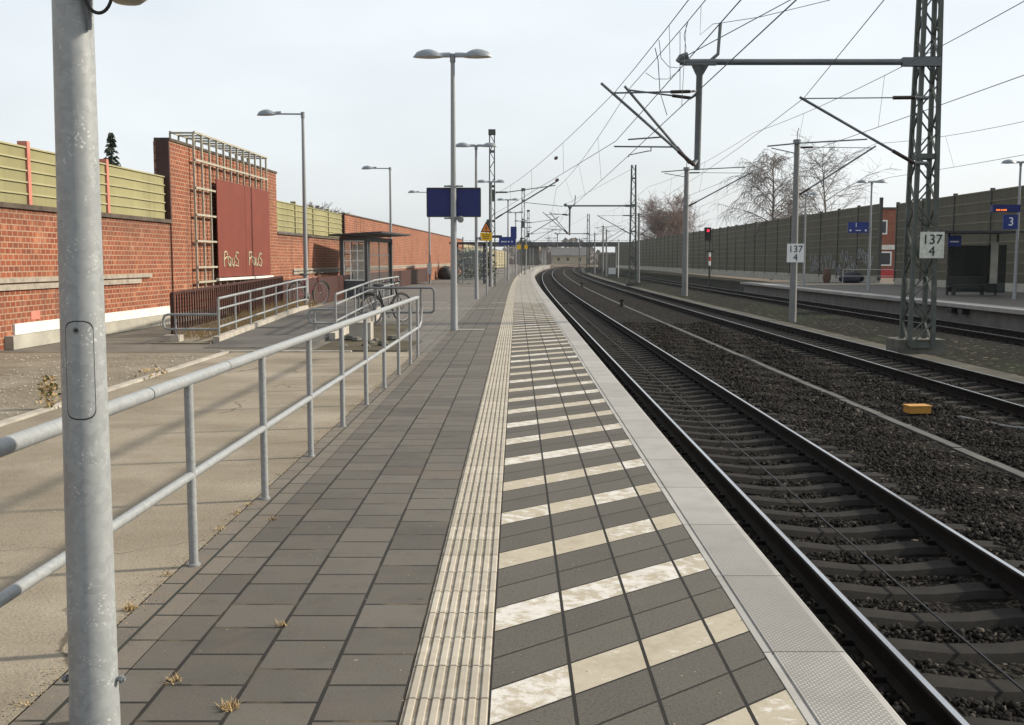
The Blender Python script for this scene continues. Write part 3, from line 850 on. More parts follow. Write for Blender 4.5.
# loose stones of the ballast near the platform: nobody could count them
def stones(name, y0, y1, o0, o1, dens, smin, smax, seed, fall=False):
    rs = np.random.RandomState(seed)
    n = int((y1 - y0) * (o1 - o0) * dens)
    ys = y0 + (y1 - y0) * (rs.rand(n) ** (1.5 if fall else 1.0)); os_ = o0 + (o1 - o0) * rs.rand(n)
    xs = 1.32 + 0.0045 * ys + os_
    # keep the trough, the rails and (mostly) the sleepers free
    keep = np.abs(os_ - 4.72) > 0.17
    for off, ys0 in ((1.70, 1.2), (7.55, 14.0)):
        for s in (-1, 1): keep &= np.abs(os_ - off - s * 0.753) > 0.085
        near = np.abs(((ys - ys0 + 0.3) % 0.6) - 0.3) < 0.15
        keep &= ~((np.abs(os_ - off) < 1.25) & near & (rs.rand(n) > 0.015))
    ys, xs, os_ = ys[keep], xs[keep], os_[keep]; n = len(ys)
    z = np.full(n, ZB) + rs.rand(n) * 0.03 - 0.012
    z += 0.03 * (np.sin(xs * 3.1 + ys * 1.7) * np.sin(ys * 2.3 - xs))
    zb = np.interp(os_, [b[0] for b in BED], [b[1] for b in BED]) - ZB
    z += zb
    bm = bmesh.new(); bmesh.ops.create_icosphere(bm, subdivisions=1, radius=1.0)
    V = np.array([v.co[:] for v in bm.verts]); Fc = np.array([[v.index for v in f.verts] for f in bm.faces]); bm.free()
    shapes = [V * (0.5 + 0.85 * rs.rand(len(V), 1) ** 1.3) for _ in range(24)]
    sid = rs.randint(0, 24, n)
    base = np.stack(shapes)[sid]
    q = rs.randn(n, 4); q /= np.linalg.norm(q, axis=1)[:, None]
    w_, x_, y_, z_ = q.T
    Rm = np.stack([np.stack([1 - 2 * (y_**2 + z_**2), 2 * (x_*y_ - z_*w_), 2 * (x_*z_ + y_*w_)], 1),
                   np.stack([2 * (x_*y_ + z_*w_), 1 - 2 * (x_**2 + z_**2), 2 * (y_*z_ - x_*w_)], 1),
                   np.stack([2 * (x_*z_ - y_*w_), 2 * (y_*z_ + x_*w_), 1 - 2 * (x_**2 + y_**2)], 1)], 1)
    sc = smin + (smax - smin) * rs.rand(n) ** 1.5
    base = base * np.stack([sc, sc * (0.7 + 0.3 * rs.rand(n)), sc * (0.55 + 0.3 * rs.rand(n))], 1)[:, None, :]
    P = np.einsum('nij,nkj->nki', Rm, base) + np.stack([xs, ys, z], 1)[:, None, :]
    nv = V.shape[0]
    faces = (Fc[None] + (np.arange(n) * nv)[:, None, None]).reshape(-1, 3)
    me = bpy.data.meshes.new(name)
    me.vertices.add(n * nv); me.vertices.foreach_set('co', P.reshape(-1).astype(np.float32))
    nf = len(faces)
    me.loops.add(nf * 3); me.loops.foreach_set('vertex_index', faces.reshape(-1).astype(np.int32))
    me.polygons.add(nf); me.polygons.foreach_set('loop_start', (np.arange(nf) * 3).astype(np.int32))
    at_ = me.attributes.new('tone', 'FLOAT', 'POINT')
    at_.data.foreach_set('value', np.repeat(rs.rand(n), nv).astype(np.float32))
    me.materials.append(M['stone'])
    me.update(); me.validate()
    o = bpy.data.objects.new(name, me); C.objects.link(o)
    o['kind'] = 'stuff'; o['label'] = 'dark crushed stone ballast around the nearer tracks'; o['category'] = 'ballast'
    return o
stones('ballast_gravel', 1.5, 15.0, 0.15, 8.6, 950, 0.014, 0.036, 5)
stones('ballast_gravel', 15.0, 42.0, 0.15, 8.8, 260, 0.025, 0.05, 6, True)

# ------------------------------------------------------------------ opposite platform
Z2 = -0.17
g = MB(); g.run(E, PY0, 82, 16.45, 27.6, -1.2, Z2 - 0.16, 4.0)
S('opposite_platform_bank', g, M['face2'])
g = MB(); g.run(E, PY0, 82, 16.15, 17.1, Z2 - 0.15, Z2, 4.0)
S('opposite_platform_edge', g, M['coping2'])
g = MB(); g.strip(E, ylist(PY0, 82), [(17.1, Z2 - 0.004), (27.4, Z2 - 0.004)])
S('opposite_pavement', g, M['paver'])

# noise barrier behind it
def ribbed_panel(b, fn, y0, y1, z0, z1, rows, off=0.0, th=0.10, inset=0.03):
    h = (z1 - z0) / rows
    for r in range(rows):
        za = z0 + r * h
        b.run(fn, y0, y1, off - th, off, za, za + h * 0.86, 20)
        b.run(fn, y0, y1, off - th - inset, off + inset, za + h * 0.86, za + h, 20, mi=1)
WR = lambda y: 27.6
def noise_wall(fn, ys, z0, z1, label, rows, mat, pmat, cat='noise barrier', off=0.0, th=0.10, pw=0.16, endpost=None, group=None, front=1):
    yc = ys[0]
    root = thing('noise_barrier', (fn(yc), yc, z0), label, cat, group)
    ox, oy, oz = root.location
    lf = lambda y: fn(y + oy) - ox
    for i in range(len(ys) - 1):
        b = MB(); ribbed_panel(b, lf, ys[i] + pw / 2 - oy, ys[i + 1] - pw / 2 - oy, 0.0, z1 - z0, rows, off, th)
        b.build('panel', [mat, M['olive_rib']], root)
    for y in ys:
        b = MB(); e = 0.12 if endpost is None or y not in endpost else 0.45
        b.run(lf, y - pw / 2 - oy, y + pw / 2 - oy, off - th - 0.06, off + 0.06, -0.25, z1 - z0 + e, 20)
        b.build('post', pmat, root)
    return root
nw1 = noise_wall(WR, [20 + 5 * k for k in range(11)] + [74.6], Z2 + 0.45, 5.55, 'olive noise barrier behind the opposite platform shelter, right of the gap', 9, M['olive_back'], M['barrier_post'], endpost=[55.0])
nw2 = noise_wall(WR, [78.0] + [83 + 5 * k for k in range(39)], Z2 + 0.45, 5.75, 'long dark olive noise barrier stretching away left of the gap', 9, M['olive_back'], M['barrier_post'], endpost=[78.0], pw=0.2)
for nw, a, bb in ((nw1, 20, 74.6), (nw2, 78, 273)):
    b = MB(); b.run(lambda y: WR(y + nw.location.y) - nw.location.x, a - nw.location.y, bb - nw.location.y, -0.14, 0.05, -0.75, -0.01, 6)
    b.build('plinth', M['plinth'], nw)
# graffiti scrawled along the barrier left of the gap
random.seed(21)
b = MB()
for k in range(34):
    y = 79.5 + k * 0.5 + random.uniform(-.2, .2)
    pts = []; cx, cz = y, 1.15 + random.uniform(-0.5, 0.9)
    a = random.uniform(0, 6); r0 = random.uniform(0.2, 0.45)
    for q in range(9):
        a += random.uniform(0.5, 1.3); rr = r0 * random.uniform(0.6, 1.3)
        yy_ = cx + rr * math.cos(a) * 0.8; zz_ = cz + rr * math.sin(a) * 1.2
        yy_ = min(max(yy_, 78.4), 96)
        pts.append((WR(yy_) - 0.115 - nw2.location.x, yy_ - nw2.location.y, zz_ - nw2.location.z))
    b.tube(pts, 0.03, 4)
b.build('graffiti', M['graffiti_w'], nw2)
WR2 = lambda y: 27.3
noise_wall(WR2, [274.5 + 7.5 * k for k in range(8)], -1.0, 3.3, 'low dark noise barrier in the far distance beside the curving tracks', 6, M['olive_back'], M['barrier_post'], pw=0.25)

# ------------------------------------------------------------------ brick wall on the left
wall = thing('brick_wall', (WL(18), 18, 0), 'long orange red brick wall with a tall middle section and olive panels', 'wall')
wf = lambda y: WL(y + 18) - WL(18)
def wrun(name, mat, y0, y1, o0, o1, z0, z1, parent=None, step=6):
    b = MB(); b.run(wf, y0 - 18, y1 - 18, o0, o1, z0, z1, step)
    return b.build(name, mat, parent or wall)
TWA, TWB, SC0, SC1 = 26.0, 35.9, 47.4, 108.0
wrun('low_wall', M['brick'], -10, TWA, -0.36, 0.0, 0.0, 2.47)
wrun('coping', M['cap'], -10, TWA, -0.40, 0.05, 2.472, 2.56)
wrun('tall_wall', M['brick'], TWA + 0.02, TWB, -0.36, 0.03, 0.0, 4.5)
wrun('tall_wall_cap', M['cap'], TWA - 0.02, TWB + 0.04, -0.33, 0.06, 4.502, 4.57)
wrun('end_cladding', M['maroon'], TWA - 0.05, TWA + 0.015, -0.28, 0.045, 2.565, 4.50)
wrun('low_wall', M['brick'], TWB + 0.01, SC0, -0.36, 0.0, 0.0, 2.45)
wrun('coping', M['cap'], TWB + 0.01, SC0, -0.40, 0.05, 2.452, 2.53)
wrun('tall_wall', M['brick'], SC0 + 0.01, SC1, -0.36, 0.02, 0.0, 3.62)
wrun('tall_wall_cap', M['cap'], SC0 - 0.02, SC1, -0.40, 0.06, 3.622, 3.68)
wrun('end_cladding', M['maroon'], SC0 - 0.05, SC0 + 0.005, -0.38, 0.035, 2.535, 3.62)
for (a, bb) in ((-10, 24.6), (38, SC0 - .2), (SC0 + 0.1, SC1)):
    q = wrun('ledge', M['ledge'], a, bb, 0.0 if a < 40 else 0.02, 0.055, 1.16, 1.24)
    q = wrun('ledge', M['ledge'], a, bb - 0.6, 0.0 if a < 40 else 0.02, 0.045, 1.03, 1.13)
wrun('base_band', M['white'], 18.3, TWA, 0.0, 0.04, 0.24, 0.43)
wrun('plinth', M['plinth'], 18.0, TWA + 4, 0.0, 0.16, 0.0, 0.235)
# weathered streaks and one faded red paint mark
wrun('paint_patch', M['pinktag'], 18.95, 19.28, 0.001, 0.008, 0.47, 0.62)
# olive panels on the low parts, each carried by faded red posts
for (a, bb, n) in ((-11.0, TWA - 0.06, 11), (TWB + 0.06, SC0 - 0.06, 4)):
    st = (bb - a) / n
    for k in range(n):
        b = MB(); ribbed_panel(b, wf, a + k * st + 0.06 - 18, a + (k + 1) * st - 0.06 - 18, 2.565, 3.62, 5, -0.08, 0.14, 0.03)
        b.build('noise_panel', [M['olive'], M['olive_lit']], wall)
    for k in range(1, n):
        b = MB(); b.run(wf, a + k * st - 0.055 - 18, a + k * st + 0.055 - 18, -0.22, -0.04, 2.565, 3.72, 6)
        b.build('panel_post', M['pinkpost'] if a < 0 else M['olive'], wall)

# steel frame with red sheets in front of the tall part
FR = lambda y: WL(y) + 0.14
fr = thing('billboard_frame', (FR(27.45), 27.45, 0.7), 'pale steel lattice frame carrying two oxide red sheets on the brick wall', 'frame')
ox, oy, oz = fr.location
FL = lambda y, o=0.0: FR(y) + o - ox
ys = [27.45 + 0.62 * k for k in range(12)]
zs = [4.88, 4.17, 3.45, 2.75, 2.06, 1.37]
b = MB()
for y in ys:
    b.box((FL(y), y - oy, (4.88 + 0.72) / 2 - oz), (0.05, 0.05, 4.16))
b.build('upright', M['frame'], fr)
b = MB()
for z in zs + [0.98]:
    b.bar((FL(ys[0], .03), ys[0] - oy - 0.03, z - oz), (FL(ys[-1], .03), ys[-1] - oy + 0.03, z - oz), 0.05, 0.05)
b.build('crossbar', M['frame'], fr)
for y in ys:
    b = MB()
    b.bar((FL(y), y - oy, 4.86 - oz), (FL(y, -0.60), y - oy, 4.86 - oz), 0.045, 0.045)
    b.bar((FL(y, -.60), y - oy, 4.57 - oz), (FL(y, -0.60), y - oy, 4.86 - oz), 0.045, 0.045)
    b.build('strut', M['frame'], fr)
b = MB(); b.bar((FL(ys[0], -.60), ys[0] - oy, 4.885 - oz), (FL(ys[-1], -.60), ys[-1] - oy, 4.885 - oz), 0.05, 0.05)
b.build('rear_bar', M['frame'], fr)
b = MB(); b.bar((FL(28.85, .09), 28.85 - oy, 1.02 - oz), (FL(34.4, .09), 34.4 - oy, 1.02 - oz), 0.10, 0.07)
b.build('sill', M['white'], fr)
PA, PB, PC = 28.98, 31.6, 34.28
for (a, bb) in ((PA, PB), (PB, PC)):
    b = MB()
    b.hexa([(FL(a + .01, .05), a + .01 - oy, 1.08 - oz), (FL(a + .01, .08), a + .01 - oy, 1.08 - oz), (FL(bb - .01, .08), bb - .01 - oy, 1.08 - oz), (FL(bb - .01, .05), bb - .01 - oy, 1.08 - oz),
            (FL(a + .01, .05), a + .01 - oy, 3.80 - oz), (FL(a + .01, .08), a + .01 - oy, 3.80 - oz), (FL(bb - .01, .08), bb - .01 - oy, 3.80 - oz), (FL(bb - .01, .05), bb - .01 - oy, 3.80 - oz)])
    sh = b.build('red_sheet', M['redpanel'], fr)
    # scrawled letters near the lower edge
    b = MB()
    yc = a + (0.45 if a == PA else 0.25)
    W1 = 0.32
    strokes = [[(0, 0), (0, 1)], [(0, 1), (.7, 1.05), (.8, .7), (.0, .5)],
               [(1.7, .6), (1.2, .65), (1.05, .25), (1.3, .0), (1.7, .2), (1.75, .6), (1.8, 0)],
               [(2.1, .6), (2.1, .1), (2.5, .0), (2.75, .25), (2.75, .65)],
               [(3.9, .95), (3.3, 1.0), (3.1, .65), (3.9, .4), (3.8, .0), (3.0, .05)]]
    rg = random.Random(int(a * 10))
    for s in strokes:
        fine = []
        for q0, q1 in zip(s, s[1:]):
            for k in range(4): fine.append((q0[0] + (q1[0] - q0[0]) * k / 4 + rg.uniform(-.05, .05), q0[1] + (q1[1] - q0[1]) * k / 4 + rg.uniform(-.04, .04)))
        fine.append(s[-1]); sl_ = rg.uniform(-.05, .12)
        pts = [(FL(yc + (q[0] + sl_ * q[1]) * 0.34, .082), yc + (q[0] + sl_ * q[1]) * 0.34 - oy, 1.38 + q[1] * 0.40 - oz) for q in fine]
        b.tube(pts, [rg.uniform(0.018, 0.034) for _ in pts], 5)
    b.build('graffiti', M['graffiti'], sh)

# maroon fence in front of the wall
fx = lambda y: -6.95 + 0.006 * (y - 21)
mf = thing('slatted_fence', (fx(21.2), 21.2, 0), 'maroon slatted steel fence below the red sheets beside the ramp', 'fence')
b = MB()
y = 21.3
while y < 31.0:
    b.box((fx(y) - fx(21.2), y - 21.2, 0.48 + 0.02 * (y - 21)), (0.03, 0.055, 0.78)); y += 0.17
b.build('slat', M['maroon'], mf)
b = MB()
b.bar((0, -0.02, 0.88), (fx(31.0) - fx(21.2), 9.85, 1.07), 0.06, 0.05)
b.build('top_rail', M['maroon'], mf)
for y in (21.2, 26.1, 31.05):
    b = MB(); b.box((fx(y) - fx(21.2), y - 21.2, 0.44 + 0.01 * (y - 21)), (0.08, 0.08, 0.88 + 0.02 * (y - 21))); b.build('post', M['maroon'], mf)
b = MB(); b.run(lambda y: -6.9 + 0.012 * (y - 31), 31.2, 108, -0.08, 0.0, 0.0, 0.95, 6)
tag(b.build('maroon_fence', M['maroon']), 'low solid maroon fence along the brick wall behind the waiting shelter', 'fence')

# ------------------------------------------------------------------ railing along the yard
RX = lambda y: -1.680 + 0.0094 * y
rl = thing('railing', (RX(5.3), 5.3, 0), 'long galvanised pipe railing between the grey pavers and the sandy yard', 'railing')
ox, oy = rl.location.x, rl.location.y
b = MB(); b.tube([(RX(y) - ox, y - oy, 0.958) for y in (-3, 2, 6, 10, 14, 16.6)] + [(RX(16.72) - ox, 16.72 - oy, 0.955)], 0.030, 14); b.build('top_rail', M['galv'], rl)
b = MB(); b.tube([(RX(y) - ox, y - oy, 0.47) for y in (-3, 2, 6, 10, 14, 16.75)] + [(RX(16.95) - ox, 16.95 - oy, .48), (RX(17.02) - ox + .02, 17.03 - oy, .55), (RX(17.02) - ox + .03, 17.05 - oy, .78)], 0.022, 12); b.build('bottom_rail', M['galv'], rl)
b = MB()
for y in (3.05, 4.62, 5.85):
    b.tube([(RX(y) - ox, y - oy - .004, 0.958), (RX(y) - ox, y - oy + .004, 0.958)], 0.0306, 14)
b.build('pipe_joint', M['cable'], rl)
for y in [2.5, 4.02] + [5.18 + 1.48 * k for k in range(8)] + [16.66]:
    b = MB(); b.tube([(RX(y) - ox, y - oy, -0.1), (RX(y) - ox, y - oy, 0.95)], 0.0235, 12); b.tube([(RX(y) - ox, y - oy, 0.0), (RX(y) - ox, y - oy, 0.012)], 0.034, 12)
    b.build('post', M['galv'], rl)

# ------------------------------------------------------------------ near lamp post at the left edge of the view
lp = thing('lamp_post', (-1.392, 3.32, 0), 'thick galvanised lamp post in the foreground, cut off by the frame, speaker on its bracket', 'lamp post')
lp.rotation_euler = (0, R(0.55), 0)
b = MB(); b.tube([(0, 0, -0.3), (0, 0, 0.10), (0, 0, 0.125), (0, 0, 2.2), (0, 0, 3.0), (0, 0, 6.0)], [0.0795, 0.0795, 0.077, 0.0615, 0.055, 0.04], 40); b.build('pole', M['galv_pole'], lp)
# inspection hatch: a slightly proud curved plate with rounded corners
b = MB()
rp = lambda z: 0.077 + (0.0615 - 0.077) * (z - 0.125) / 2.075
def plate(b, z0, z1, half, lift, mi):
    nz, na = 72, 10; base = len(b.v)
    for i in range(nz + 1):
        z = z0 + (z1 - z0) * i / nz
        e = min(z - z0, z1 - z); cr_ = 0.03
        hw = half if e > cr_ else half - 0.03 / rp(z) * (1 - math.sqrt(max(0, 1 - (1 - e / cr_) ** 2)))
        for k in range(na + 1):
            a = -math.pi / 2 + HA + hw * (2 * k / na - 1)
            r = rp(z) + lift
            b.v.append((r * math.cos(a), r * math.sin(a), z))
    for i in range(nz):
        for k in range(na):
            p = base + i * (na + 1) + k
            b.face((p, p + 1, p + na + 2, p + na + 1), mi, None, True)
HA = R(22)      # the eye stands to the right of the post
HA = R(12)
plate(b, 1.055, 1.37, 0.66, 0.0008, 1); plate(b, 1.059, 1.366, 0.62, 0.0016, 0)
b.build('inspection_hatch', [M['galv_pole'], M['cable']], lp, 60)
b = MB(); a = -math.pi / 2 + HA - 0.1
ca, sa = math.cos(a), math.sin(a)
for rr_, mi_, dd in ((0.011, 0, 0.004), (0.006, 1, 0.006)):
    b.tube([(rp(1.34) * ca, rp(1.34) * sa, 1.34), ((rp(1.34) + dd) * ca, (rp(1.34) + dd) * sa, 1.34)], rr_, 10, mi_)
b.build('hatch_lock', [M['galv_dark'], M['cable']], lp)
for sx in (-1, 1):
    b = MB(); b.tube([(sx * 0.075, 0.0, 0.175), (sx * 0.104, 0.0, 0.175)], 0.008, 8); b.tube([(sx * 0.088, 0, 0.175), (sx * 0.098, 0, 0.175)], 0.014, 6); b.build('bolt', M['galv_dark'], lp)
b = MB(); b.box((0.05, -0.03, 2.47), (0.09, 0.13, 0.12)); b.box((0.1, -0.02, 2.60), (0.34, 0.04, 0.04)); b.build('bracket', M['black'], lp)
b = MB(); b.tube([(0.058 + 0.044 * (1 - math.cos(math.pi * k / 16)), -0.055, 2.40 - 0.085 * math.sin(math.pi * k / 16) ** 0.8) for k in range(17)], 0.0055, 8); b.build('cable', M['cable'], lp)
b = MB(); b.tube([(0.062, -0.03, 2.27), (0.064, -0.035, 2.36)], 0.008, 6); b.build('cable_conduit', M['galv_dark'], lp)
for k in (0, 1):
    b = MB()
    mlong = Matrix.Rotation(R(70), 3, 'Z')
    sg = 1
    b.lathe([(0.10, -0.10), (0.30, -0.09), (0.42, -0.02), (0.42, 0.02), (0.2, 0.10), (0.02, 0.12)], (0.5 * (1 if k == 0 else -1), 0, 6.0), 18, 0, 1.0, 0.42)
    b.build('lamp_head', M['lamp'], lp)
sp = thing('loudspeaker', (-1.385 + 0.205, 3.27, 2.418), 'khaki bell loudspeaker hanging by the top of the foreground post', 'loudspeaker')
b = MB(); b.lathe([(0.01, -0.075), (0.04, -0.072), (0.062, -0.055), (0.082, -0.01), (0.085, 0.03), (0.08, 0.06), (0.02, 0.065)], (0, 0, 0), 20); b.build('bell', M['khaki'], sp)
b = MB(); b.tube([(-0.085, -0.01, -0.052), (-0.055, -0.01, -0.03)], 0.014, 10); b.build('cable_gland', M['ledge'], sp)
b = MB(); b.tube([(0, 0, 0.06), (0, 0, 0.17), (-0.17, 0, 0.17)], 0.012, 8); b.build('arm', M['galv_dark'], sp)
b = MB(); b.bar((0.155, 0, 0.03), (0.105, 0, 0.10), 0.04, 0.02); b.bar((0.105, 0, 0.10), (0.0, 0.0, 0.16), 0.03, 0.02); b.build('mounting_strap', M['galv_dark'], sp)

# ------------------------------------------------------------------ platform lamps
def head(b, sx, L_=0.86):
    """shell shaped lamp head reaching out along X"""
    n = 10; prof = []
    ring = 12; base = len(b.v)
    for i in range(n + 1):
        u = i / n
        x = 0.05 + (L_ - 0.05) * u
        h = 0.075 + 0.10 * math.sin(math.pi * min(1, max(0, (u - 0.28) / 0.72)) ** 0.9) if u > 0.28 else 0.10
        wd = 0.06 if u < 0.2 else 0.06 + 0.13 * math.sin(math.pi * ((u - 0.2) / 0.8) ** 0.85) 
        if i == n: h, wd = 0.01, 0.02
        for k in range(ring):
            a = math.pi * k / (ring - 1)
            b.v.append((sx * x, wd * math.cos(a), h * math.sin(a) - 0.03 - 0.035 * u))
    for i in range(n):
        for k in range(ring - 1):
            p = base + i * ring + k
            f = (p, p + 1, p + ring + 1, p + ring)
            b.face(f if sx > 0 else f[::-1], 0, None, True)
        p = base + i * ring
        f = (p + ring - 1, p, p + ring, p + 2 * ring - 1)
        b.face(f if sx > 0 else f[::-1], 1)
    b.face([base + k for k in range(ring)][:: -1 if sx > 0 else 1], 0)
    return b
def make_lamp(double, h=6.05):
    root = thing('platform_lamp', (0, 0, 0), 'x', 'lamp')
    b = MB(); b.tube([(0, 0, -0.2), (0, 0, 0.06), (0, 0, 0.08), (0, 0, 2.0), (0, 0, h + 0.04)], [0.085, 0.085, 0.08, 0.068, 0.045], 14); b.build('pole', M['galv'], root)
    b = MB(); b.tube([(0, 0, h - 0.12), (0, 0, h + 0.06)], 0.06, 12); b.build('pole_cap', M['galv_dark'], root)
    if double:
        for s in (-1, 1):
            b = MB(); head(b, s); o = b.build('lamp_head', [M['lamp'], M['lens']], root); o.location = (0, 0, h + 0.02)
            o.rotation_euler = (0, R(-2.5) if s > 0 else R(2.0), 0)
    else:
        b = MB(); head(b, -1, 0.80); o = b.build('lamp_head', [M['lamp'], M['lens']], root); o.location = (-0.62, 0, h + 0.02)
        b = MB(); b.tube([(0, 0, h), (-0.8, 0, h + 0.005)], 0.026, 8); b.build('arm', M['galv'], root)
    return root
dl = make_lamp(True)
# lamps along the platform
dd = [(23.05, -1.29, 'double headed lamp nearest the railing end, carrying a dark blue board'),
      (41.8, -1.43, 'double headed platform lamp standing second, just beyond the blue board'),
      (60.9, -1.22, 'double headed platform lamp just before the platform lattice mast'),
      (79.0, -0.30, 'double headed platform lamp carrying the far blue station sign'),
      (100.0, 0.35, 'far double headed platform lamp by the small yellow signs'),
      (122.0, 1.1, 'far double headed platform lamp, second last before the bridge'),
      (146.0, 2.0, 'tiny double headed platform lamp nearest the bridge')]
for i, (y, x, lab) in enumerate(dd):
    o = dl if i == 0 else copy_tree(dl)
    o.location = (x, y, 0); o.scale = (1, 1, 1.0 if i else 0.985); o['label'] = lab; o['group'] = 'double headed lamps along the platform'
sl = make_lamp(False)
for i, (y, x, lab) in enumerate([(32.6, -6.47, 'single arm lamp beside the red bicycle, right of the red sheets'),
                                 (51.7, -6.01, 'single arm lamp rising just behind the waiting shelter'),
                                 (69.8, -5.53, 'single arm lamp behind the blue board with a grey box on its pole'),
                                 ]):
    o = sl if i == 0 else copy_tree(sl)
    o.location = (x, y, 0.0); o['label'] = lab; o['group'] = 'single arm lamps by the brick wall'
sl['label'] = 'single arm lamp beside the red bicycle, right of the red sheets'
for (y, x, z, lab) in [(46.0, 22.3, Z2, 'double headed lamp at the right border, next to the number 3 sign'),
                       (57.5, 19.75, Z2, 'double headed lamp holding the blue number 1 sign on the opposite platform'),
                       (68.0, 19.1, Z2, 'double headed lamp farthest left on the opposite platform')]:
    o = copy_tree(dl); o.location = (x, y, z); o['label'] = lab; o['group'] = 'double headed lamps on the opposite platform'
b = MB(); b.box((0, 0, 0), (0.28, 0.18, 0.75)); o = b.build('junction_box', M['cabinet']); o.location = (-5.53, 69.62, 0.98)
tag(o, 'grey junction box fixed to the lamp behind the blue board', 'box')

# blue board on the first lamp
bb_ = thing('display_board', (-1.29, 23.18, 2.46), 'large dark blue blank display board on the nearest double lamp', 'display board')
for s in (-1, 1):
    b = MB(); x0 = 0.07 if s > 0 else -0.60
    b.box((s * 0.312, 0.0, 0.37), (0.58, 0.08, 0.60)); b.build('panel', M['navy'], bb_)
    b = MB(); cx = s * 0.315
    for (dx, dz, wx, wz) in ((0, 0.31, 0.56, 0.025), (0, -0.31, 0.56, 0.025), (s * 0.275, 0, 0.02, 0.60)):
        b.box((cx + dx, -0.005, 0.37 + dz), (wx, 0.10, wz))
    b.build('frame', M['barrier_post'], bb_)
for z in (0.0, 0.70):
    b = MB(); b.box((0, -0.06, z + 0.02), (0.42, 0.06, 0.035)); b.box((0.09, -0.14, z + 0.02), (0.03, 0.14, 0.03)); b.box((-0.09, -0.14, z + 0.02), (0.03, 0.14, 0.03)); b.build('clamp', M['galv'], bb_)
def disc(loc, label):
    o = thing('loudspeaker', loc, label, 'loudspeaker', 'round loudspeakers on platform lamps')
    b = MB(); b.lathe([(0.02, -0.05), (0.07, -0.05), (0.075, 0.0), (0.06, 0.04)], (0, 0, 0), 14, M=Matrix.Rotation(R(90), 3, 'X')); b.build('disc', M['mirror'], o)
    b = MB(); b.tube([(0, 0.0, 0), (-0.10, 0.02, 0.0)], 0.015, 6); b.box((-0.11, 0.02, 0.0), (0.04, 0.06, 0.12)); b.build('bracket', M['galv_dark'], o)
    return o
disc((-1.13, 22.95, 2.45), 'round grey loudspeaker just under the blue board')
disc((-1.28, 41.7, 2.42), 'smaller round loudspeaker low on the second double lamp')

# yellow warning sign
ys_ = thing('warning_sign', (-1.12, 46.0, 0), 'yellow warning board topped by an orange triangle on a thin post', 'sign')
b = MB(); b.tube([(0, 0, -0.1), (0, 0, 3.0)], 0.035, 8); b.build('post', M['galv'], ys_)
b = MB(); b.box((-0.02, -0.06, 2.58), (0.52, 0.03, 0.36)); pl = b.build('board', M['yellow'], ys_)
b = MB()
for k in range(3): b.box((-0.02, -0.078, 2.66 - 0.08 * k), (0.36 - 0.06 * k, 0.006, 0.025))
b.build('lettering', M['sign_black'], pl)
b = MB(); b.prism([(-0.27, -0.06, 2.78), (0.23, -0.06, 2.78), (-0.02, -0.06, 3.26)], (0, 0, 0), (0, 0.03, 0)); tr_ = b.build('triangle', M['sign_black'], ys_)
b = MB(); b.prism([(-0.20, -0.075, 2.82), (0.16, -0.075, 2.82), (-0.02, -0.075, 3.17)], (0, 0, 0), (0, 0.012, 0)); b.build('triangle_face', M['orange'], tr_)
b = MB(); b.prism([(-0.03, -0.088, 2.86), (0.03, -0.088, 2.97), (-0.01, -0.088, 2.97), (0.0, -0.088, 3.08), (-0.06, -0.088, 2.95), (-0.02, -0.088, 2.95)], (0, 0, 0), (0, 0.01, 0)); b.build('bolt_symbol', M['sign_black'], tr_)

# ------------------------------------------------------------------ lettering
def text_mesh(name, txt, size, mat, parent, loc, depth=0.006, align='CENTER', spacing=1.0):
    cu = bpy.data.curves.new(name, 'FONT'); cu.body = txt; cu.size = size; cu.align_x = align; cu.align_y = 'CENTER'; cu.extrude = depth; cu.space_line = spacing
    t = bpy.data.objects.new('tmp_text', cu); C.objects.link(t)
    dg = bpy.context.evaluated_depsgraph_get()
    me = bpy.data.meshes.new_from_object(t.evaluated_get(dg))
    bpy.data.objects.remove(t); bpy.data.curves.remove(cu)
    me.materials.clear(); me.materials.append(mat)
    me.transform(Matrix.Rotation(R(90), 4, 'X'))
    o = bpy.data.objects.new(name, me); C.objects.link(o); o.parent = parent; o.location = loc
    return o
def km_sign(loc, w_, h_, label, mat, rz=0.0):
    o = thing('distance_sign', loc, label, 'sign', 'white distance signs on the masts', rz)
    b = MB(); b.box((0, 0, 0), (w_, 0.012, h_)); pl = b.build('plate', mat, o)
    text_mesh('lettering', '137', h_ * 0.52, M['sign_black'], pl, (0, -0.012, h_ * 0.20))
    text_mesh('lettering', '4', h_ * 0.52, M['sign_black'], pl, (0, -0.012, -h_ * 0.25))
    b = MB(); b.box((0, 0.06, h_ * 0.2), (0.12, 0.10, 0.04)); b.box((0, 0.06, -h_ * 0.2), (0.12, 0.10, 0.04)); b.build('clamp', M['galv_dark'], o)
    return o
p = at(795.5, 253, 42.75); km_sign(p, 0.70, 0.76, 'clean white sign 137 4 on the slim concrete mast', M['sign_white'])
p = at(932, 245, 27.5); km_sign(p, 0.64, 0.69, 'dirty white sign 137 4 on the big lattice mast', M['sign_dirty'])

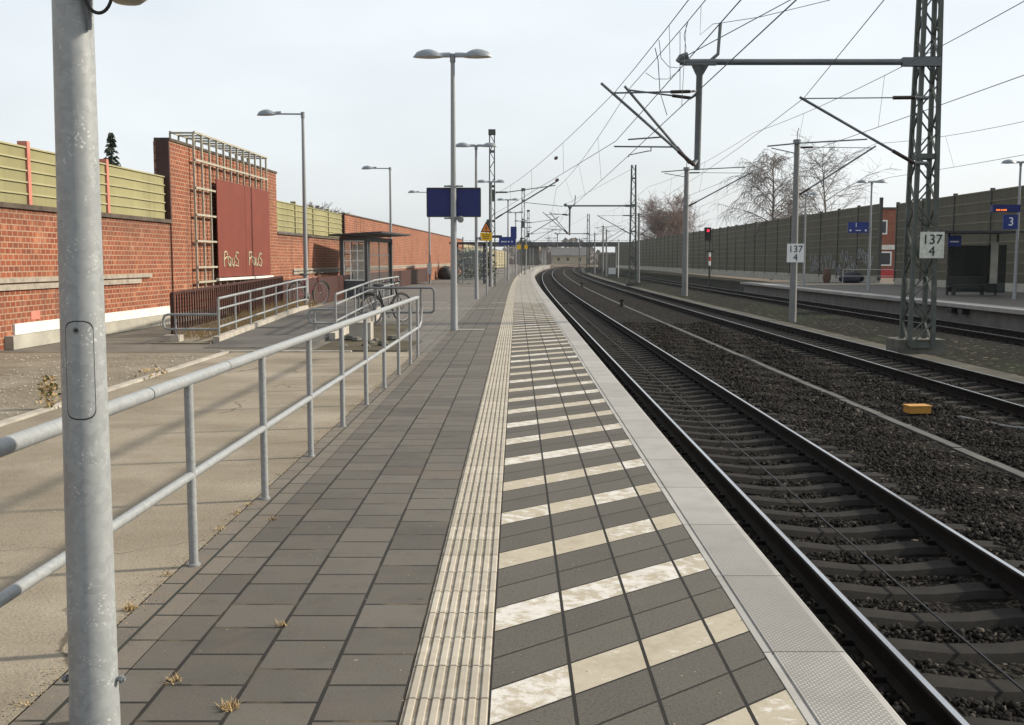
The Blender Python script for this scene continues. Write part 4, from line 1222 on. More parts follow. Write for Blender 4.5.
# ------------------------------------------------------------------ overhead line masts
def lattice_parts(root, w0, w1, z0, z1, leg=0.09, pitch=0.62):
    for (sx, sy) in ((-1, -1), (1, -1), (1, 1), (-1, 1)):
        b = MB(); b.bar((sx * w0, sy * w0, z0), (sx * w1, sy * w1, z1), leg, leg, up=(0, 1, 0)); b.build('leg', M['lattice'], root)
    b = MB(); n = int((z1 - z0) / pitch)
    wz = lambda z: w0 + (w1 - w0) * (z - z0) / (z1 - z0)
    for i in range(n):
        za = z0 + (z1 - z0) * i / n; zb = z0 + (z1 - z0) * (i + 1) / n
        s = 1 if i % 2 else -1
        for (ax, sg) in (('x', -1), ('x', 1), ('y', -1), ('y', 1)):
            a, c = wz(za), wz(zb)
            if ax == 'x': p, q = (s * a, sg * a, za), (-s * c, sg * c, zb)
            else: p, q = (sg * a, s * a, za), (sg * c, -s * c, zb)
            b.bar(p, q, 0.055, 0.03)
            if i % 4 == 0:
                if ax == 'x': b.bar((-a, sg * a, za), (a, sg * a, za), 0.02, 0.13)
                else: b.bar((sg * a, -a, za), (sg * a, a, za), 0.02, 0.13)
    b.build('lacing', M['lattice'], root)
MX, MY = 10.98, 28.0
def make_portal():
    """lattice mast, boom over the tracks, drop tube: local origin at the mast foot on the ballast"""
    root = thing('lattice_mast', (0, 0, 0), 'x', 'mast')
    zf = 0.0
    b = MB(); b.box((0.05, 0.2, 0.08), (1.32, 0.8, 0.74)); b.build('footing', M['block'], root)
    lattice_parts(root, 0.31, 0.185, 0.3, 11.6, 0.105)
    O = Vector((MX, MY, ZB - 0.06))
    A = lambda px, py, Y: at(px, py, Y) - O
    YB = MY - 0.36
    p, q = A(925, 62, YB), A(680, 62, YB)
    b = MB(); b.tube([p + Vector((0.25, 0, 0)), q], 0.08, 10); b.box(p + Vector((-0.1, 0, 0)), (1.0, 0.16, 0.22)); b.build('boom', M['boom'], root)
    t0_, t1_ = A(700, 66, YB), A(697, 170, YB)
    b = MB(); b.tube([t0_, t0_ - Vector((0.01, 0, 0.25)), t1_], [0.22, 0.085, 0.085], 10); b.box(t0_ + Vector((0, 0, 0.08)), (0.85, 0.14, 0.12)); b.build('drop_tube', M['boom'], root)
    b = MB(); b.tube([q + Vector((-.04, 0, 0)), q + Vector((0.03, 0, 0.12)), q + Vector((0.2, 0, 0.17))], 0.09, 8); b.build('end_bracket', M['boom'], root)
    h0_, h1_, h2_ = A(710, 61, YB), A(718, 54, YB), A(720.5, 23, YB)
    b = MB(); b.tube([h0_, h1_, h2_], 0.045, 8); b.build('boom_horn', M['boom'], root)
    b = MB(); b.tube([q + Vector((0.15, 0, 0.15)), (-0.2, -0.2, 11.2)], 0.013, 5); b.build('stay_rod', M['boom'], root)
    # cantilever pair on the drop tube, reaching over the nearest track
    for (Y, foot, tip, top0, top1, topm, arm0, arm1) in (
            (27.25, (694, 165), (601, 83), (697, 91), (613, 93), (690, 91.5), (614, 146.5), (676, 147)),
            (27.85, (690, 163), (624.5, 86), (696, 95), (629, 90), (691, 98), (628, 139.5), (663, 137))):
        ft, tp = A(foot[0], foot[1], Y), A(tip[0], tip[1], Y)
        d = (tp - ft).normalized()
        b = MB()
        b.tube([A(697, 160, YB), ft], 0.04, 8); b.tube([ft, ft + d * 0.55], 0.05, 8, 1); b.tube([ft + d * 0.55, tp], 0.036, 8)
        m0 = A(topm[0], topm[1], Y); m1 = A(top1[0], top1[1], Y); dd_ = (m1 - m0).normalized()
        b.tube([A(top0[0], top0[1], YB), m0], 0.03, 8); b.tube([m0, m0 + dd_ * 0.5], 0.045, 8, 1); b.tube([m0 + dd_ * .5, m1], 0.024, 6)
        b.tube([A(*arm1, Y), A(*arm0, Y)], 0.022, 6)
        b.build('cantilever', [M['boom'], M['insul']], root)
    b = MB(); b.tube([A(651, 147.5, 27.3), A(651, 151, 27.3), A(648, 151, 27.4), A(629, 155, 27.9), A(628.5, 157, 27.9)], 0.016, 6); b.build('steady_arm', M['boom'], root)
    # cantilever from the mast towards the middle track
    f0, f1 = A(914, 163, 27.6), A(803, 99, 27.6); d = (f1 - f0).normalized()
    g0, g1 = A(914, 97.5, 27.6), A(804, 98.5, 27.6); d2 = (g1 - g0).normalized()
    b = MB()
    b.tube([f0, f0 + d * 0.65], 0.05, 8, 1); b.tube([f0 + d * .65, f1 + d * 0.1], 0.036, 8)
    b.tube([g0, g0 + d2 * 0.55], 0.05, 8, 1); b.tube([g0 + d2 * .55, g1], 0.016, 6)
    b.tube([f0 + Vector((0.4, 0.1, 0)), f0], 0.05, 8); b.tube([g0 + Vector((0.4, 0.1, 0)), g0], 0.05, 8)
    b.build('cantilever', [M['boom'], M['insul']], root)
    return root
pt = make_portal(); ZF = ZB - 0.06
pt.location = (MX, MY, ZF); pt['label'] = 'big dark lattice mast on a concrete block with boom over two tracks'; pt['group'] = 'lattice masts with booms'
for (y, lab) in ((100.0, 'second lattice mast with a boom, far down the middle track'), (205.0, 'tiny lattice mast with a boom near the bridge')):
    o = copy_tree(pt); o.location = (MX + E(y) - E(MY) - 0.1, y, ZF); o['label'] = lab

def make_cmast(h):
    root = thing('catenary_mast', (0, 0, 0), 'x', 'mast')
    b = MB(); b.tube([(0, 0, -0.3), (0, 0, h)], [0.155, 0.11], 14); b.build('pole', M['concrete_mast'], root)
    b = MB(); b.tube([(0, 0, h - 0.05), (0, 0, h + 0.08)], 0.16, 10); b.tube([(0, 0, h), (0.0, 0, h + 0.35), (0.06, 0, h + 0.55)], 0.018, 6); b.build('pole_cap', M['galv_dark'], root)
    b = MB()
    b.tube([(-1.25, -0.16, h - 0.20), (0, -0.16, h - 0.08), (2.8, -0.16, h + 0.08)], 0.03, 7)
    b.tube([(-0.12, -0.16, h - 0.48), (-1.1, -0.2, h - 0.28)], 0.022, 6)
    b.tube([(0.1, -0.16, h - 2.15), (0.5, -0.18, h - 1.9)], 0.045, 8, 1); b.tube([(0.5, -0.18, h - 1.9), (3.15, -0.2, h - 0.2)], 0.034, 8)
    b.tube([(0.1, -0.16, h - 0.25), (0.6, -0.16, h - 0.24)], 0.04, 8, 1); b.tube([(0.6, -0.16, h - 0.24), (3.0, -0.2, h - 0.27)], 0.016, 6)
    b.build('cantilever', [M['boom'], M['insul']], root)
    return root
cm = make_cmast(7.4)
cl = [(43.0, 11.66, 0, 'slim concrete mast with the clean 137 4 sign and a cantilever'),
      (74.0, 12.32, 0, 'thick pale concrete mast left of the red signal light'),
      (110.0, 13.38, 0, 'grey mast further left, standing before the long dark barrier'),
      (150.0, 11.0, 0, 'distant pale mast right of the bridge'), (190.0, 11.5, 0, 'distant pale mast seen in front of the bridge'),
      (168.0, 12.5, 0, 'distant mast between two others near the bridge'), (240.0, 9.5, 0, 'very distant mast beside the bridge')]
for i, (y, x, _, lab) in enumerate(cl):
    o = cm if i == 0 else copy_tree(cm)
    if y > 120: x = E(y) + x - 1.32
    o.location = (x, y, ZF); o['label'] = lab; o['group'] = 'concrete overhead line masts'
# thicker second mast
for o in bpy.data.objects:
    if o.get('label', '').startswith('thick pale concrete mast'): o.scale = (1.45, 1.45, 1.215)
# lattice masts on the platform
def make_pmast(h=8.95):
    root = thing('platform_mast', (0, 0, 0), 'x', 'mast')
    lattice_parts(root, 0.17, 0.14, -0.2, h, 0.06, 0.5)
    b = MB(); b.box((0, 0, h + 0.1), (0.42, 0.42, 0.3)); b.box((0, -.2, h - 3.6), (0.3, 0.1, 0.7)); b.box((-.25, -.1, h - 5.3), (0.16, 0.16, 0.6)); b.build('fittings', M['lattice'], root)
    b = MB()
    b.tube([(0.2, -0.1, 4.0), (0.6, -0.1, 4.25)], 0.05, 7, 1); b.tube([(0.6, -0.1, 4.25), (3.85, -0.1, 6.2)], 0.04, 7)
    b.tube([(0.2, -0.1, 5.55), (0.9, -0.1, 5.55)], 0.05, 7, 1); b.tube([(0.9, -0.1, 5.55), (3.75, -0.1, 5.95)], 0.03, 6)
    b.tube([(1.9, -0.1, 4.95), (4.2, -0.1, 4.72)], 0.02, 6)
    b.build('cantilever', [M['boom'], M['insul']], root)
    return root
pm = make_pmast()
for i, (y, x, lab) in enumerate([(62.0, -1.18, 'lattice mast on the platform behind the yellow warning sign'),
                                 (112.0, 1.2, 'distant lattice mast on the platform, past the blue sign'),
                                 (160.0, 2.5, 'far lattice mast close to the end of the platform')]):
    o = pm if i == 0 else copy_tree(pm)
    o.location = (x, y, 0); o['label'] = lab; o['group'] = 'lattice masts along the platform'

# ------------------------------------------------------------------ overhead lines
def span(p, q, sag, n=12):
    p, q = Vector(p), Vector(q)
    return [p.lerp(q, i / n) - Vector((0, 0, sag * 4 * (i / n) * (1 - i / n))) for i in range(n + 1)]
def overhead(label, sup, r=0.0085, group='overhead lines above the tracks', rod=None):
    """sup: list of (y, x messenger, z messenger, x contact, z contact)"""
    o = thing('overhead_line', (sup[0][3], sup[0][0], sup[0][4]), label, 'overhead line', group)
    off = Vector(o.location)
    mw, cw, dr = [], [], MB()
    for a, c in zip(sup, sup[1:]):
        n = 14
        m1 = span((a[1], a[0], a[2]), (c[1], c[0], c[2]), min(0.9, 0.00016 * (c[0] - a[0]) ** 2 + 0.1), n)
        c1 = span((a[3], a[0], a[4]), (c[3], c[0], c[4]), 0.02, n)
        mw += m1[:-1]; cw += c1[:-1]
        k = max(2, int((c[0] - a[0]) / 8))
        for i in range(1, k):
            y = a[0] + (c[0] - a[0]) * i / k; u = i / k * n; j = int(u); f = u - j
            pm_ = m1[j].lerp(m1[min(n, j + 1)], f); pc_ = c1[j].lerp(c1[min(n, j + 1)], f)
            dr.tube([pm_ - off, pc_ - off], 0.005, 4)
    mw.append(Vector((sup[-1][1], sup[-1][0], sup[-1][2]))); cw.append(Vector((sup[-1][3], sup[-1][0], sup[-1][4])))
    b = MB(); b.tube([p - off for p in mw], r, 5); b.build('messenger_wire', M['wire'], o)
    b = MB(); b.tube([p - off for p in cw], r, 5); b.build('contact_wire', M['wire'], o)
    dr.build('dropper', M['wire'], o)
    return o
c1 = lambda y: E(y) + 1.70
A = at(629, 89, 28.0); A2 = at(628, 156, 27.9)
overhead('working overhead line above the nearest track, lower of the pair', [(-35, 3.2, 6.5, 2.9, 4.42), (28, A.x, A.z, A2.x, A2.z), (62, 2.62, 5.78, 3.2, 4.4), (100, c1(100) - .2, 5.9, c1(100) + .2, 4.4),
         (160, c1(160), 6.0, c1(160), 4.4), (205, c1(205), 6.0, c1(205), 4.4), (300, c1(300), 6.0, c1(300), 4.4)])
A = at(615, 92, 27.2); A2 = at(616, 141, 27.2)
an = overhead('overhead line ending at the platform lattice mast, upper of the pair', [(-35, 3.05, 6.4, 3.05, 5.0), (27.2, A.x, A.z, A2.x, A2.z), (62, -1.0, 5.45, -1.0, 4.3)])
c2 = lambda y: E(y) + 7.55
overhead('overhead line above the middle track', [(-25, 8.9, 7.2, 8.9, 5.0), (18.4, 9.1, 6.15, 9.1, 4.83), (43, 9.9, 6.75, 9.55, 5.1), (74, c2(74) + .3, 6.7, c2(74) + .2, 4.95), (110, c2(110), 6.6, c2(110), 4.9), (160, c2(160), 6.5, c2(160), 4.8), (300, c2(300), 6.5, c2(300), 4.8)])
c3 = lambda y: E(y) + 14.45
overhead('overhead line above the far track by the opposite platform', [(-25, 16, 6.6, 16, 4.85), (32, 16.0, 5.85, 16.0, 4.82), (43, 14.9, 6.3, 15.6, 4.95), (74, c3(74), 6.6, c3(74), 4.9), (110, c3(110), 6.5, c3(110), 4.9), (160, c3(160), 6.5, c3(160), 4.8), (300, c3(300), 6.5, c3(300), 4.8)])
def wire(pts, label, r=0.009, cat='cable', name='feeder_wire', group=None):
    b = MB(); b.tube(pts, r, 5)
    return tag(b.build(name, M['wire']), label, cat, group)
wire([at(884, 0, 17.4), at(804, 98, 27.6), at(740, 147, 40), at(700, 175, 60), at(640, 212, 100)], 'bare feeder wire over the tip of the middle track cantilever')
wire([(4.9, 27.6, 8.1), at(700, 35, 27.6), at(713, 24, 27.6), at(721, 23, 27.6), at(760, 17, 26), at(830, 0, 24)], 'slack cable looping over the boom horn', 0.008)
# jumper loops hanging beside the boom
wire([at(659, 40, 24), at(661, 58, 25), at(669, 67, 26), at(680, 68, 27.6)], 'upper jumper loop left of the boom end', 0.008, 'cable', 'jumper_cable', 'jumper cables by the boom')
wire([at(646, 73, 25), at(655, 79, 26), at(668, 79, 27), at(680, 70, 27.6)], 'lower jumper loop left of the boom end', 0.008, 'cable', 'jumper_cable', 'jumper cables by the boom')
wire([at(655, 48, 24.5), at(658, 60, 25), at(660, 92, 26), at(667, 115, 21.5)], 'jumper cable hanging from messenger to contact wire', 0.010, 'cable', 'jumper_cable', 'jumper cables by the boom')
wire([at(680, 32, 24), at(680, 60, 26), at(680, 91, 27.6)], 'straight drop cable beside the boom end bracket', 0.008, 'cable', 'jumper_cable', 'jumper cables by the boom')
wire([at(688, 22, 22), at(684, 35, 23), at(686, 48, 25), at(685, 57, 27.6)], 'short jumper cable rising from the boom end', 0.008, 'cable', 'jumper_cable', 'jumper cables by the boom')
for (px, py, lab) in ((556, 158, 'upper'), (557, 180, 'lower')):
    q = at(px, py, 44.5); d = Vector((-0.11, 1, -0.02)).normalized()
    b = MB(); b.tube([q - d * 0.26, q - d * 0.1, q + d * .1, q + d * 0.26], [0.03, 0.075, 0.075, 0.03], 8)
    tag(b.build('insulator', M['insul']), lab + ' dark bullet insulator on the wire ending at the platform mast', 'insulator')

# ------------------------------------------------------------------ waiting shelter on the left
a0, a1, a2 = Vector((-6.88, 42.0, 0)), Vector((-5.88, 42.0, 0)), Vector((-5.36, 46.0, 0))
sh = thing('waiting_shelter', (-5.9, 42.0, 0), 'slate grey waiting shelter with gridded glass and thin dark roof', 'shelter')
o0 = Vector(sh.location)
dx = (a1 - a0).normalized(); dy = (a2 - a1).normalized(); a3 = a0 + (a2 - a1)
for q in (a0, a1, a2, a3):
    b = MB(); b.box(q - o0 + Vector((0, 0, 1.24)), (0.13, 0.13, 2.48), -0.13); b.build('post', M['shelter'], sh)
b = MB()
zr0, zr1 = 2.50, 2.76
pl_ = [a0 - dx * 0.35 - dy * 0.5, a1 + dx * 0.75 - dy * 0.5, a2 + dx * 0.75 + dy * 0.6, a3 - dx * 0.35 + dy * 0.6]
hz = [2.58, 2.70, 2.70, 2.58]
b.hexa([q - o0 + Vector((0, 0, h_ - 0.07)) for q, h_ in zip(pl_, hz)] + [q - o0 + Vector((0, 0, h_)) for q, h_ in zip(pl_, hz)])
b.build('roof', M['shelter_roof'], sh)
b = MB()
for p_, q_ in ((a0, a1), (a1, a2), (a0, a3), (a3, a2)):
    b.bar(p_ - o0 + Vector((0, 0, 2.42)), q_ - o0 + Vector((0, 0, 2.42)), 0.08, 0.14)
b.build('roof_beam', M['shelter'], sh)
def bay(p_, q_, cols, rows, grid_mat, z0=0.75, z1=2.32, glass='glass'):
    d = q_ - p_
    b = MB(); b.bar(p_ + d * 0.07 - o0 + Vector((0, 0, (z0 + z1) / 2)), q_ - d * 0.07 - o0 + Vector((0, 0, (z0 + z1) / 2)), 0.012, z1 - z0); pn = b.build('glass_pane', M[glass], sh)
    b = MB()
    for i in range(cols + 1):
        c_ = p_ + d * (0.09 + 0.82 * i / cols) - o0
        b.box(c_ + Vector((0, 0, (z0 + z1) / 2)), (0.035, 0.035, z1 - z0))
    for i in range(rows + 1):
        z = z0 + (z1 - z0) * i / rows
        b.bar(p_ + d * 0.09 - o0 + Vector((0, 0, z)), q_ - d * 0.09 - o0 + Vector((0, 0, z)), 0.04, 0.04)
    b.build('glazing_bar', M[grid_mat], sh)
    b = MB(); b.bar(p_ + d * 0.05 - o0 + Vector((0, 0, z0 / 2)), q_ - d * 0.05 - o0 + Vector((0, 0, z0 / 2)), 0.04, z0 - 0.06); b.build('lower_panel', M['shelter'], sh)
bay(a0, a1, 3, 4, 'sign_white'); bay(a1, a2, 2, 3, 'shelter', 0.62); bay(a0, a3, 3, 3, 'shelter')
b = MB(); b.bar(a0 + dx * .12 + dy * 1.2 - o0 + Vector((0, 0, 1.5)), a1 - dx * .25 + dy * 1.2 - o0 + Vector((0, 0, 1.5)), 0.03, 1.4); b.build('poster_board', M['paper'], sh)

# second shelter further on and its neighbours
s2 = thing('waiting_shelter', on(455, 284, 0), 'grey louvred shelter far along the platform beyond the blue board', 'shelter')
sx_, sy_ = 1.9, 3.2
for (x, y) in ((0, 0), (sx_, 0), (sx_, sy_), (0, sy_)):
    b = MB(); b.box((x, y, 1.3), (0.12, 0.12, 2.6)); b.build('post', M['shelter'], s2)
b = MB(); b.box((sx_ / 2, sy_ / 2, 2.66), (sx_ + 0.7, sy_ + 0.7, 0.1)); b.build('roof', M['shelter_roof'], s2)
b = MB()
for k in range(7): b.box((sx_ / 2, 0, 0.3 + 0.34 * k), (sx_, 0.04, 0.05))
for k in range(7): b.box((sx_, sy_ / 2, 0.3 + 0.34 * k), (0.04, sy_, 0.05))
b.build('louvre', M['galv'], s2)
b = MB(); b.box((sx_ / 2, sy_ - .1, 1.2), (sx_, 0.03, 2.2)); b.build('glass_pane', M['glass'], s2)
b = MB(); b.box((sx_ / 2, 0.05, 1.2), (sx_ - .1, 0.015, 2.2)); b.build('glass_pane', M['glass'], s2)
q = on(446, 279.5, 0)
b = MB(); b.lathe([(0.5, 0.0), (0.62, 0.15), (0.66, 0.5), (0.5, 0.9), (0.2, 1.06), (0.02, 1.1)], (0, 0, 0), 14)
o = b.build('waste_bin', M['black']); o.location = q; tag(o, 'black rounded bin by the maroon fence behind the blue board lamp', 'bin')

# ------------------------------------------------------------------ ramp railings
def ramp_rail(name_label, x, ya, yb, n, hook):
    r = thing('handrail', (x, ya, rampz(ya)), name_label, 'handrail', 'grey handrails on the ramp')
    zg = lambda y: rampz(y) - rampz(ya) + 0.06
    for k in range(n):
        y = ya + (yb - ya) * k / (n - 1)
        b = MB(); b.tube([(0, y - ya, zg(y) - 0.1), (0, y - ya, zg(y) + 0.74)], 0.022, 8); b.build('post', M['galv'], r)
    for z in (0.74, 0.54, 0.20):
        b = MB(); pts = [(0, y - ya, zg(y) + z) for y in (ya, (ya + yb) / 2, 26.9 if yb > 26.9 else yb - .1, yb)]
        b.tube(pts, 0.021 if z < .7 else 0.024, 8); b.build('rail', M['galv'], r)
    if hook:
        b = MB()
        b.tube([(0, 0, 0.5), (hook + .09, 0, 0.5), (hook + .025, 0, 0.475), (hook, 0, 0.41), (hook, 0, 0.31), (hook + .025, 0, 0.245), (hook + .09, 0, 0.22), (0, 0, 0.22)], 0.024, 8)
        b.tube([(hook * 0.78, 0, 0.0), (hook * 0.78, 0, 0.5)], 0.022, 8)
        b.build('end_loop', M['galv'], r)
    return r
ramp_rail('grey handrail on the left side of the ramp, by the slatted fence', -5.56, 19.6, 28.0, 8, -1.05)
ramp_rail('grey handrail on the right side of the ramp, behind the black bicycle', -3.56, 20.9, 32.5, 10, -0.55)
b = MB(); b.box((0, 0, 0.17), (0.42, 0.42, 0.36)); o = b.build('concrete_block', M['plinth']); o.location = (-2.96, 20.3, 0.0); tag(o, 'rough grey concrete block on the soil below the black bicycle', 'block')
b = MB(); b.box((0, 0, 0.06), (0.3, 0.3, 0.16)); o = b.build('post_base', M['kerb']); o.location = (-6.45, 19.65, 0); tag(o, 'small pale concrete base under the end loop of the ramp handrail', 'block')

# dark tubular bicycle stand
bs = thing('bicycle_stand', (-2.2, 25.0, 0), 'dark tubular hoop stand with rounded corners behind the railing end', 'bicycle stand')
b = MB()
def rrect(x0, x1, z0, z1, r=0.09):
    pts = []
    for (cx, cz, a0_) in ((x1 - r, z1 - r, 0), (x0 + r, z1 - r, 90), (x0 + r, z0 + r, 180), (x1 - r, z0 + r, 270)):
        for k in range(5):
            a = R(a0_ + 22.5 * k); pts.append((cx + r * math.cos(a), 0, cz + r * math.sin(a)))
    pts.append(pts[0]); return pts
b.tube(rrect(-1.5, 0.32, 0.30, 0.89), 0.026, 8); b.build('hoop', M['galv_dark'], bs)
for x in (-1.1, 0.0):
    b = MB(); b.tube([(x, 0, 0), (x, 0, 0.88)], 0.022, 8); b.build('leg', M['galv_dark'], bs)

# ------------------------------------------------------------------ bicycles
def make_bike(loc, rz, lean, fmat, label):
    """wheels in the local X-Z plane, front to +X"""
    o = thing('bicycle', loc, label, 'bicycle', None, rz)
    o.rotation_euler = (lean, 0, rz)
    r = 0.345; wb = 1.06
    for wx in (0.0, wb):
        b = MB(); b.tube([(wx + r * math.cos(2 * math.pi * k / 28), 0, r + r * math.sin(2 * math.pi * k / 28)) for k in range(29)], 0.02, 6); wh = b.build('wheel', M['black'], o)
        b = MB(); b.tube([(wx + (r - 0.028) * math.cos(2 * math.pi * k / 28), 0, r + (r - 0.028) * math.sin(2 * math.pi * k / 28)) for k in range(29)], 0.010, 5); b.build('rim', M['chrome'], wh)
        b = MB()
        for k in range(18):
            a = 2 * math.pi * k / 18
            b.tube([(wx, 0.02 * (-1) ** k, r), (wx + (r - 0.03) * math.cos(a), 0, r + (r - .03) * math.sin(a))], 0.0018, 3)
        b.tube([(wx, -0.05, r), (wx, 0.05, r)], 0.025, 8); b.build('spokes', M['chrome'], wh)
        b = MB(); b.tube([(wx + (r + 0.035) * math.cos(R(a)), 0, r + (r + 0.035) * math.sin(R(a))) for a in range(20, 200, 12)], 0.022, 5); b.build('mudguard', M['black'], o)
    bbk = (0.44, 0, 0.29); seat_t = (0.27, 0, 0.80); head_t = (0.86, 0, 0.86); head_b = (0.90, 0, 0.68)
    b = MB()
    for p_, q_, rr in ((bbk, seat_t, 0.018), (bbk, head_b, 0.021), (seat_t, head_t, 0.017), (head_t, head_b, 0.022)): b.tube([p_, q_], rr, 8)
    for s in (-1, 1):
        b.tube([bbk, (0, s * 0.06, r)], 0.010, 6); b.tube([(0.29, 0, 0.74), (0, s * 0.06, r)], 0.009, 6)
    b.build('frame', fmat, o)
    b = MB()
    for s in (-1, 1): b.tube([head_b, (0.95, s * 0.055, 0.60), (wb, s * 0.055, r)], 0.012, 6)
    b.build('fork', fmat, o)
    b = MB(); b.tube([head_t, (0.84, 0, 0.98), (0.86, 0, 1.0)], 0.013, 6)
    b.tube([(0.70, -0.30, 1.0), (0.84, -0.2, 1.03), (0.87, 0, 1.0), (0.84, 0.2, 1.03), (0.70, 0.30, 1.0)], 0.012, 6)
    b.tube([(0.70, -0.30, 1.0), (0.80, -0.25, 1.02)], 0.018, 6); b.tube([(0.70, 0.30, 1.0), (0.80, 0.25, 1.02)], 0.018, 6); b.build('handlebar', M['bikeblack'], o)
    b = MB(); b.tube([seat_t, (0.245, 0, 0.90)], 0.013, 6); b.build('seat_post', M['chrome'], o)
    b = MB(); b.lathe([(0.05, 0.0), (0.13, 0.02), (0.12, 0.06), (0.03, 0.07)], (0.23, 0, 0.90), 12, 0, 1.0, 0.72); b.tube([(0.27, 0, .935), (0.45, 0, 0.93)], [0.05, 0.022], 8); b.build('saddle', M['black'], o)
    b = MB(); b.box((-0.05, 0, 0.76), (0.38, 0.14, 0.02)); b.tube([(-0.15, .06, .75), (0, .06, r)], 0.008, 5); b.tube([(-0.15, -.06, .75), (0, -.06, r)], 0.008, 5); b.build('luggage_rack', M['bikeblack'], o)
    b = MB(); b.lathe([(0.09, -0.005), (0.09, 0.005)], (0.44, -0.045, 0.29), 18, M=Matrix.Rotation(R(90), 3, 'X')); b.tube([(0.44, -0.06, 0.29), (0.50, -0.07, 0.13)], 0.009, 5); b.tube([(0.44, 0.06, 0.29), (0.38, 0.07, 0.45)], 0.009, 5)
    b.box((0.50, -0.11, 0.13), (0.09, 0.07, 0.02)); b.box((0.38, 0.11, 0.45), (0.09, 0.07, 0.02)); b.build('crank', M['galv_dark'], o)
    return o
make_bike((-3.44, 25.6, 0.0), R(52), R(-4), M['bikeblack'], 'black bicycle leaning on the tubular hoop stand')
make_bike((-6.42, 30.75, 0.2), R(58), R(6), M['bikered'], 'dark red bicycle leaning against the lamp by the fence')

# ------------------------------------------------------------------ things on the ballast
q = on(920, 414, ZB - 0.02)
yb = thing('trackside_box', q, 'small orange yellow box on the ballast between two tracks', 'box', None, R(6))
b = MB(); b.box((0, 0.1, 0.065), (0.36, 0.24, 0.11)); b.build('case', M['ybox'], yb)
b = MB(); b.box((0, 0.1, 0.13), (0.39, 0.27, 0.018)); b.build('lid', M['ybox'], yb)
b = MB(); b.tube([at(933, 417, q.y) - q, (0.45, -0.5, 0.03), (0.62, -1.1, 0.03), (0.75, -1.6, 0.04), (1.1, -1.75, 0.03), (1.5, -1.7, 0.02)], 0.018, 6)
o = b.build('cable', M['galv_dark']); o.location = q; tag(o, 'grey cable trailing over the ballast from the yellow box', 'cable')
for (px, py, lab) in ((622, 307, 'nearer dark stump marker on the cable trough'), (582, 287, 'farther dark stump marker on the cable trough')):
    q = on(px, py, ZB)
    o = thing('marker_post', q, lab, 'marker')
    b = MB(); b.tube([(0, 0, 0), (0, 0, 0.34)], 0.10, 8); b.build('stump', M['black'], o)
    b = MB(); b.tube([(0, 0, 0.34), (0, 0, 0.40)], 0.13, 8); b.build('stump_cap', M['rust'], o)
q = at(612, 282, 150)
o = thing('signal_cabinet', (q.x, 150, ZB), 'small pale grey trackside cabinet with a thin white pole', 'cabinet')
b = MB(); b.box((0, 0, 0.95), (1.0, 0.6, 0.9)); b.build('case', M['cabinet'], o)
b = MB(); b.box((0, 0, 0.24), (1.1, 0.7, 0.5)); b.build('base', M['abut'], o)
b = MB(); b.tube([(0.9, 0, 0), (0.9, 0, 5.5)], 0.08, 6); b.build('pole', M['cabinet'], o)

# red signal
q = at(705, 283, 100); q.z = ZB
sg = thing('railway_signal', (19.0, 100, ZB), 'railway signal showing red before the dark noise barrier', 'signal')
b = MB(); b.tube([(0, 0, -0.2), (0, 0, 4.9)], 0.09, 10); b.build('pole', M['barrier_post'], sg)
b = MB()
for k in range(3): b.tube([(0, 0, 2.0 + 0.42 * k), (0, 0, 2.0 + 0.42 * (k + 1))], 0.105, 10, k % 2)
b.build('mast_plate', [M['sign_white'], M['redpaint']], sg)
b = MB(); b.box((-0.25, -0.1, 5.0), (0.62, 0.4, 1.25)); sc = b.build('signal_head', M['black'], sg)
b = MB(); b.lathe([(0.13, -0.02), (0.13, 0.02)], (-0.25, -0.32, 5.32), 14, M=Matrix.Rotation(R(90), 3, 'X')); b.build('red_light', M['redlamp'], sc)
b = MB(); b.box((-0.25, -0.42, 5.50), (0.36, 0.26, 0.03)); b.box((0, 0, 3.35), (0.7, 0.3, 0.12)); b.build('bracket', M['black'], sg)

# ------------------------------------------------------------------ things on the opposite platform
q = at(858, 227.5, 57.3)
s1 = thing('platform_sign', q, 'blue sign with white 1 on the opposite platform lamp', 'sign')
b = MB(); b.box((0, 0, 0), (1.12, 0.08, 0.60)); pl = b.build('board', M['blue'], s1)
text_mesh('lettering', '1', 0.34, M['sign_white'], pl, (-0.12, -0.05, 0.12))
b = MB()
for k, x in enumerate((-0.42, -0.1, 0.0, 0.1, 0.42)):
    b.box((x, -0.045, -0.16), (0.08 if abs(x) < .2 else 0.1, 0.01, 0.045 if abs(x) < .2 else 0.09))
b.build('pictogram', M['sign_white'], pl)
b = MB(); b.box((0.66, 0.06, 0.0), (0.24, 0.06, 0.06)); b.build('bracket', M['galv'], s1)
q = at(1010, 222, 45.8)
s3 = thing('platform_sign', q, 'blue square sign with white 3 at the right border', 'sign')
b = MB(); b.box((0, 0, 0), (0.62, 0.1, 0.62)); pl = b.build('board', M['blue'], s3)
text_mesh('lettering', '3', 0.52, M['sign_white'], pl, (0.02, -0.06, 0))
b = MB(); b.box((0.33, 0.1, 0), (0.14, 0.08, 0.1)); b.build('bracket', M['galv'], s3)
q = at(1005.5, 208.5, 45.8)
s4 = thing('train_display', q, 'narrow dark blue display with orange digits above the 3 sign', 'display')
b = MB(); b.box((0, 0, 0), (1.22, 0.22, 0.32)); pl = b.build('case', M['navy'], s4)
b = MB()
for x in (-0.42, -0.33, -0.22, -0.12, -0.03): b.box((x, -0.114, -0.07), (0.065, 0.006, 0.07))
b.build('digits', M['led'], pl)
b = MB()
for x in (0.1, 0.2, 0.3, 0.42): b.box((x, -0.114, 0.05), (0.07, 0.006, 0.035))
b.build('lettering', M['blue'], pl)
q = at(954.5, 241, 50.0)
s5 = thing('station_sign', q, 'small blue station sign hanging under the opposite shelter roof', 'sign')
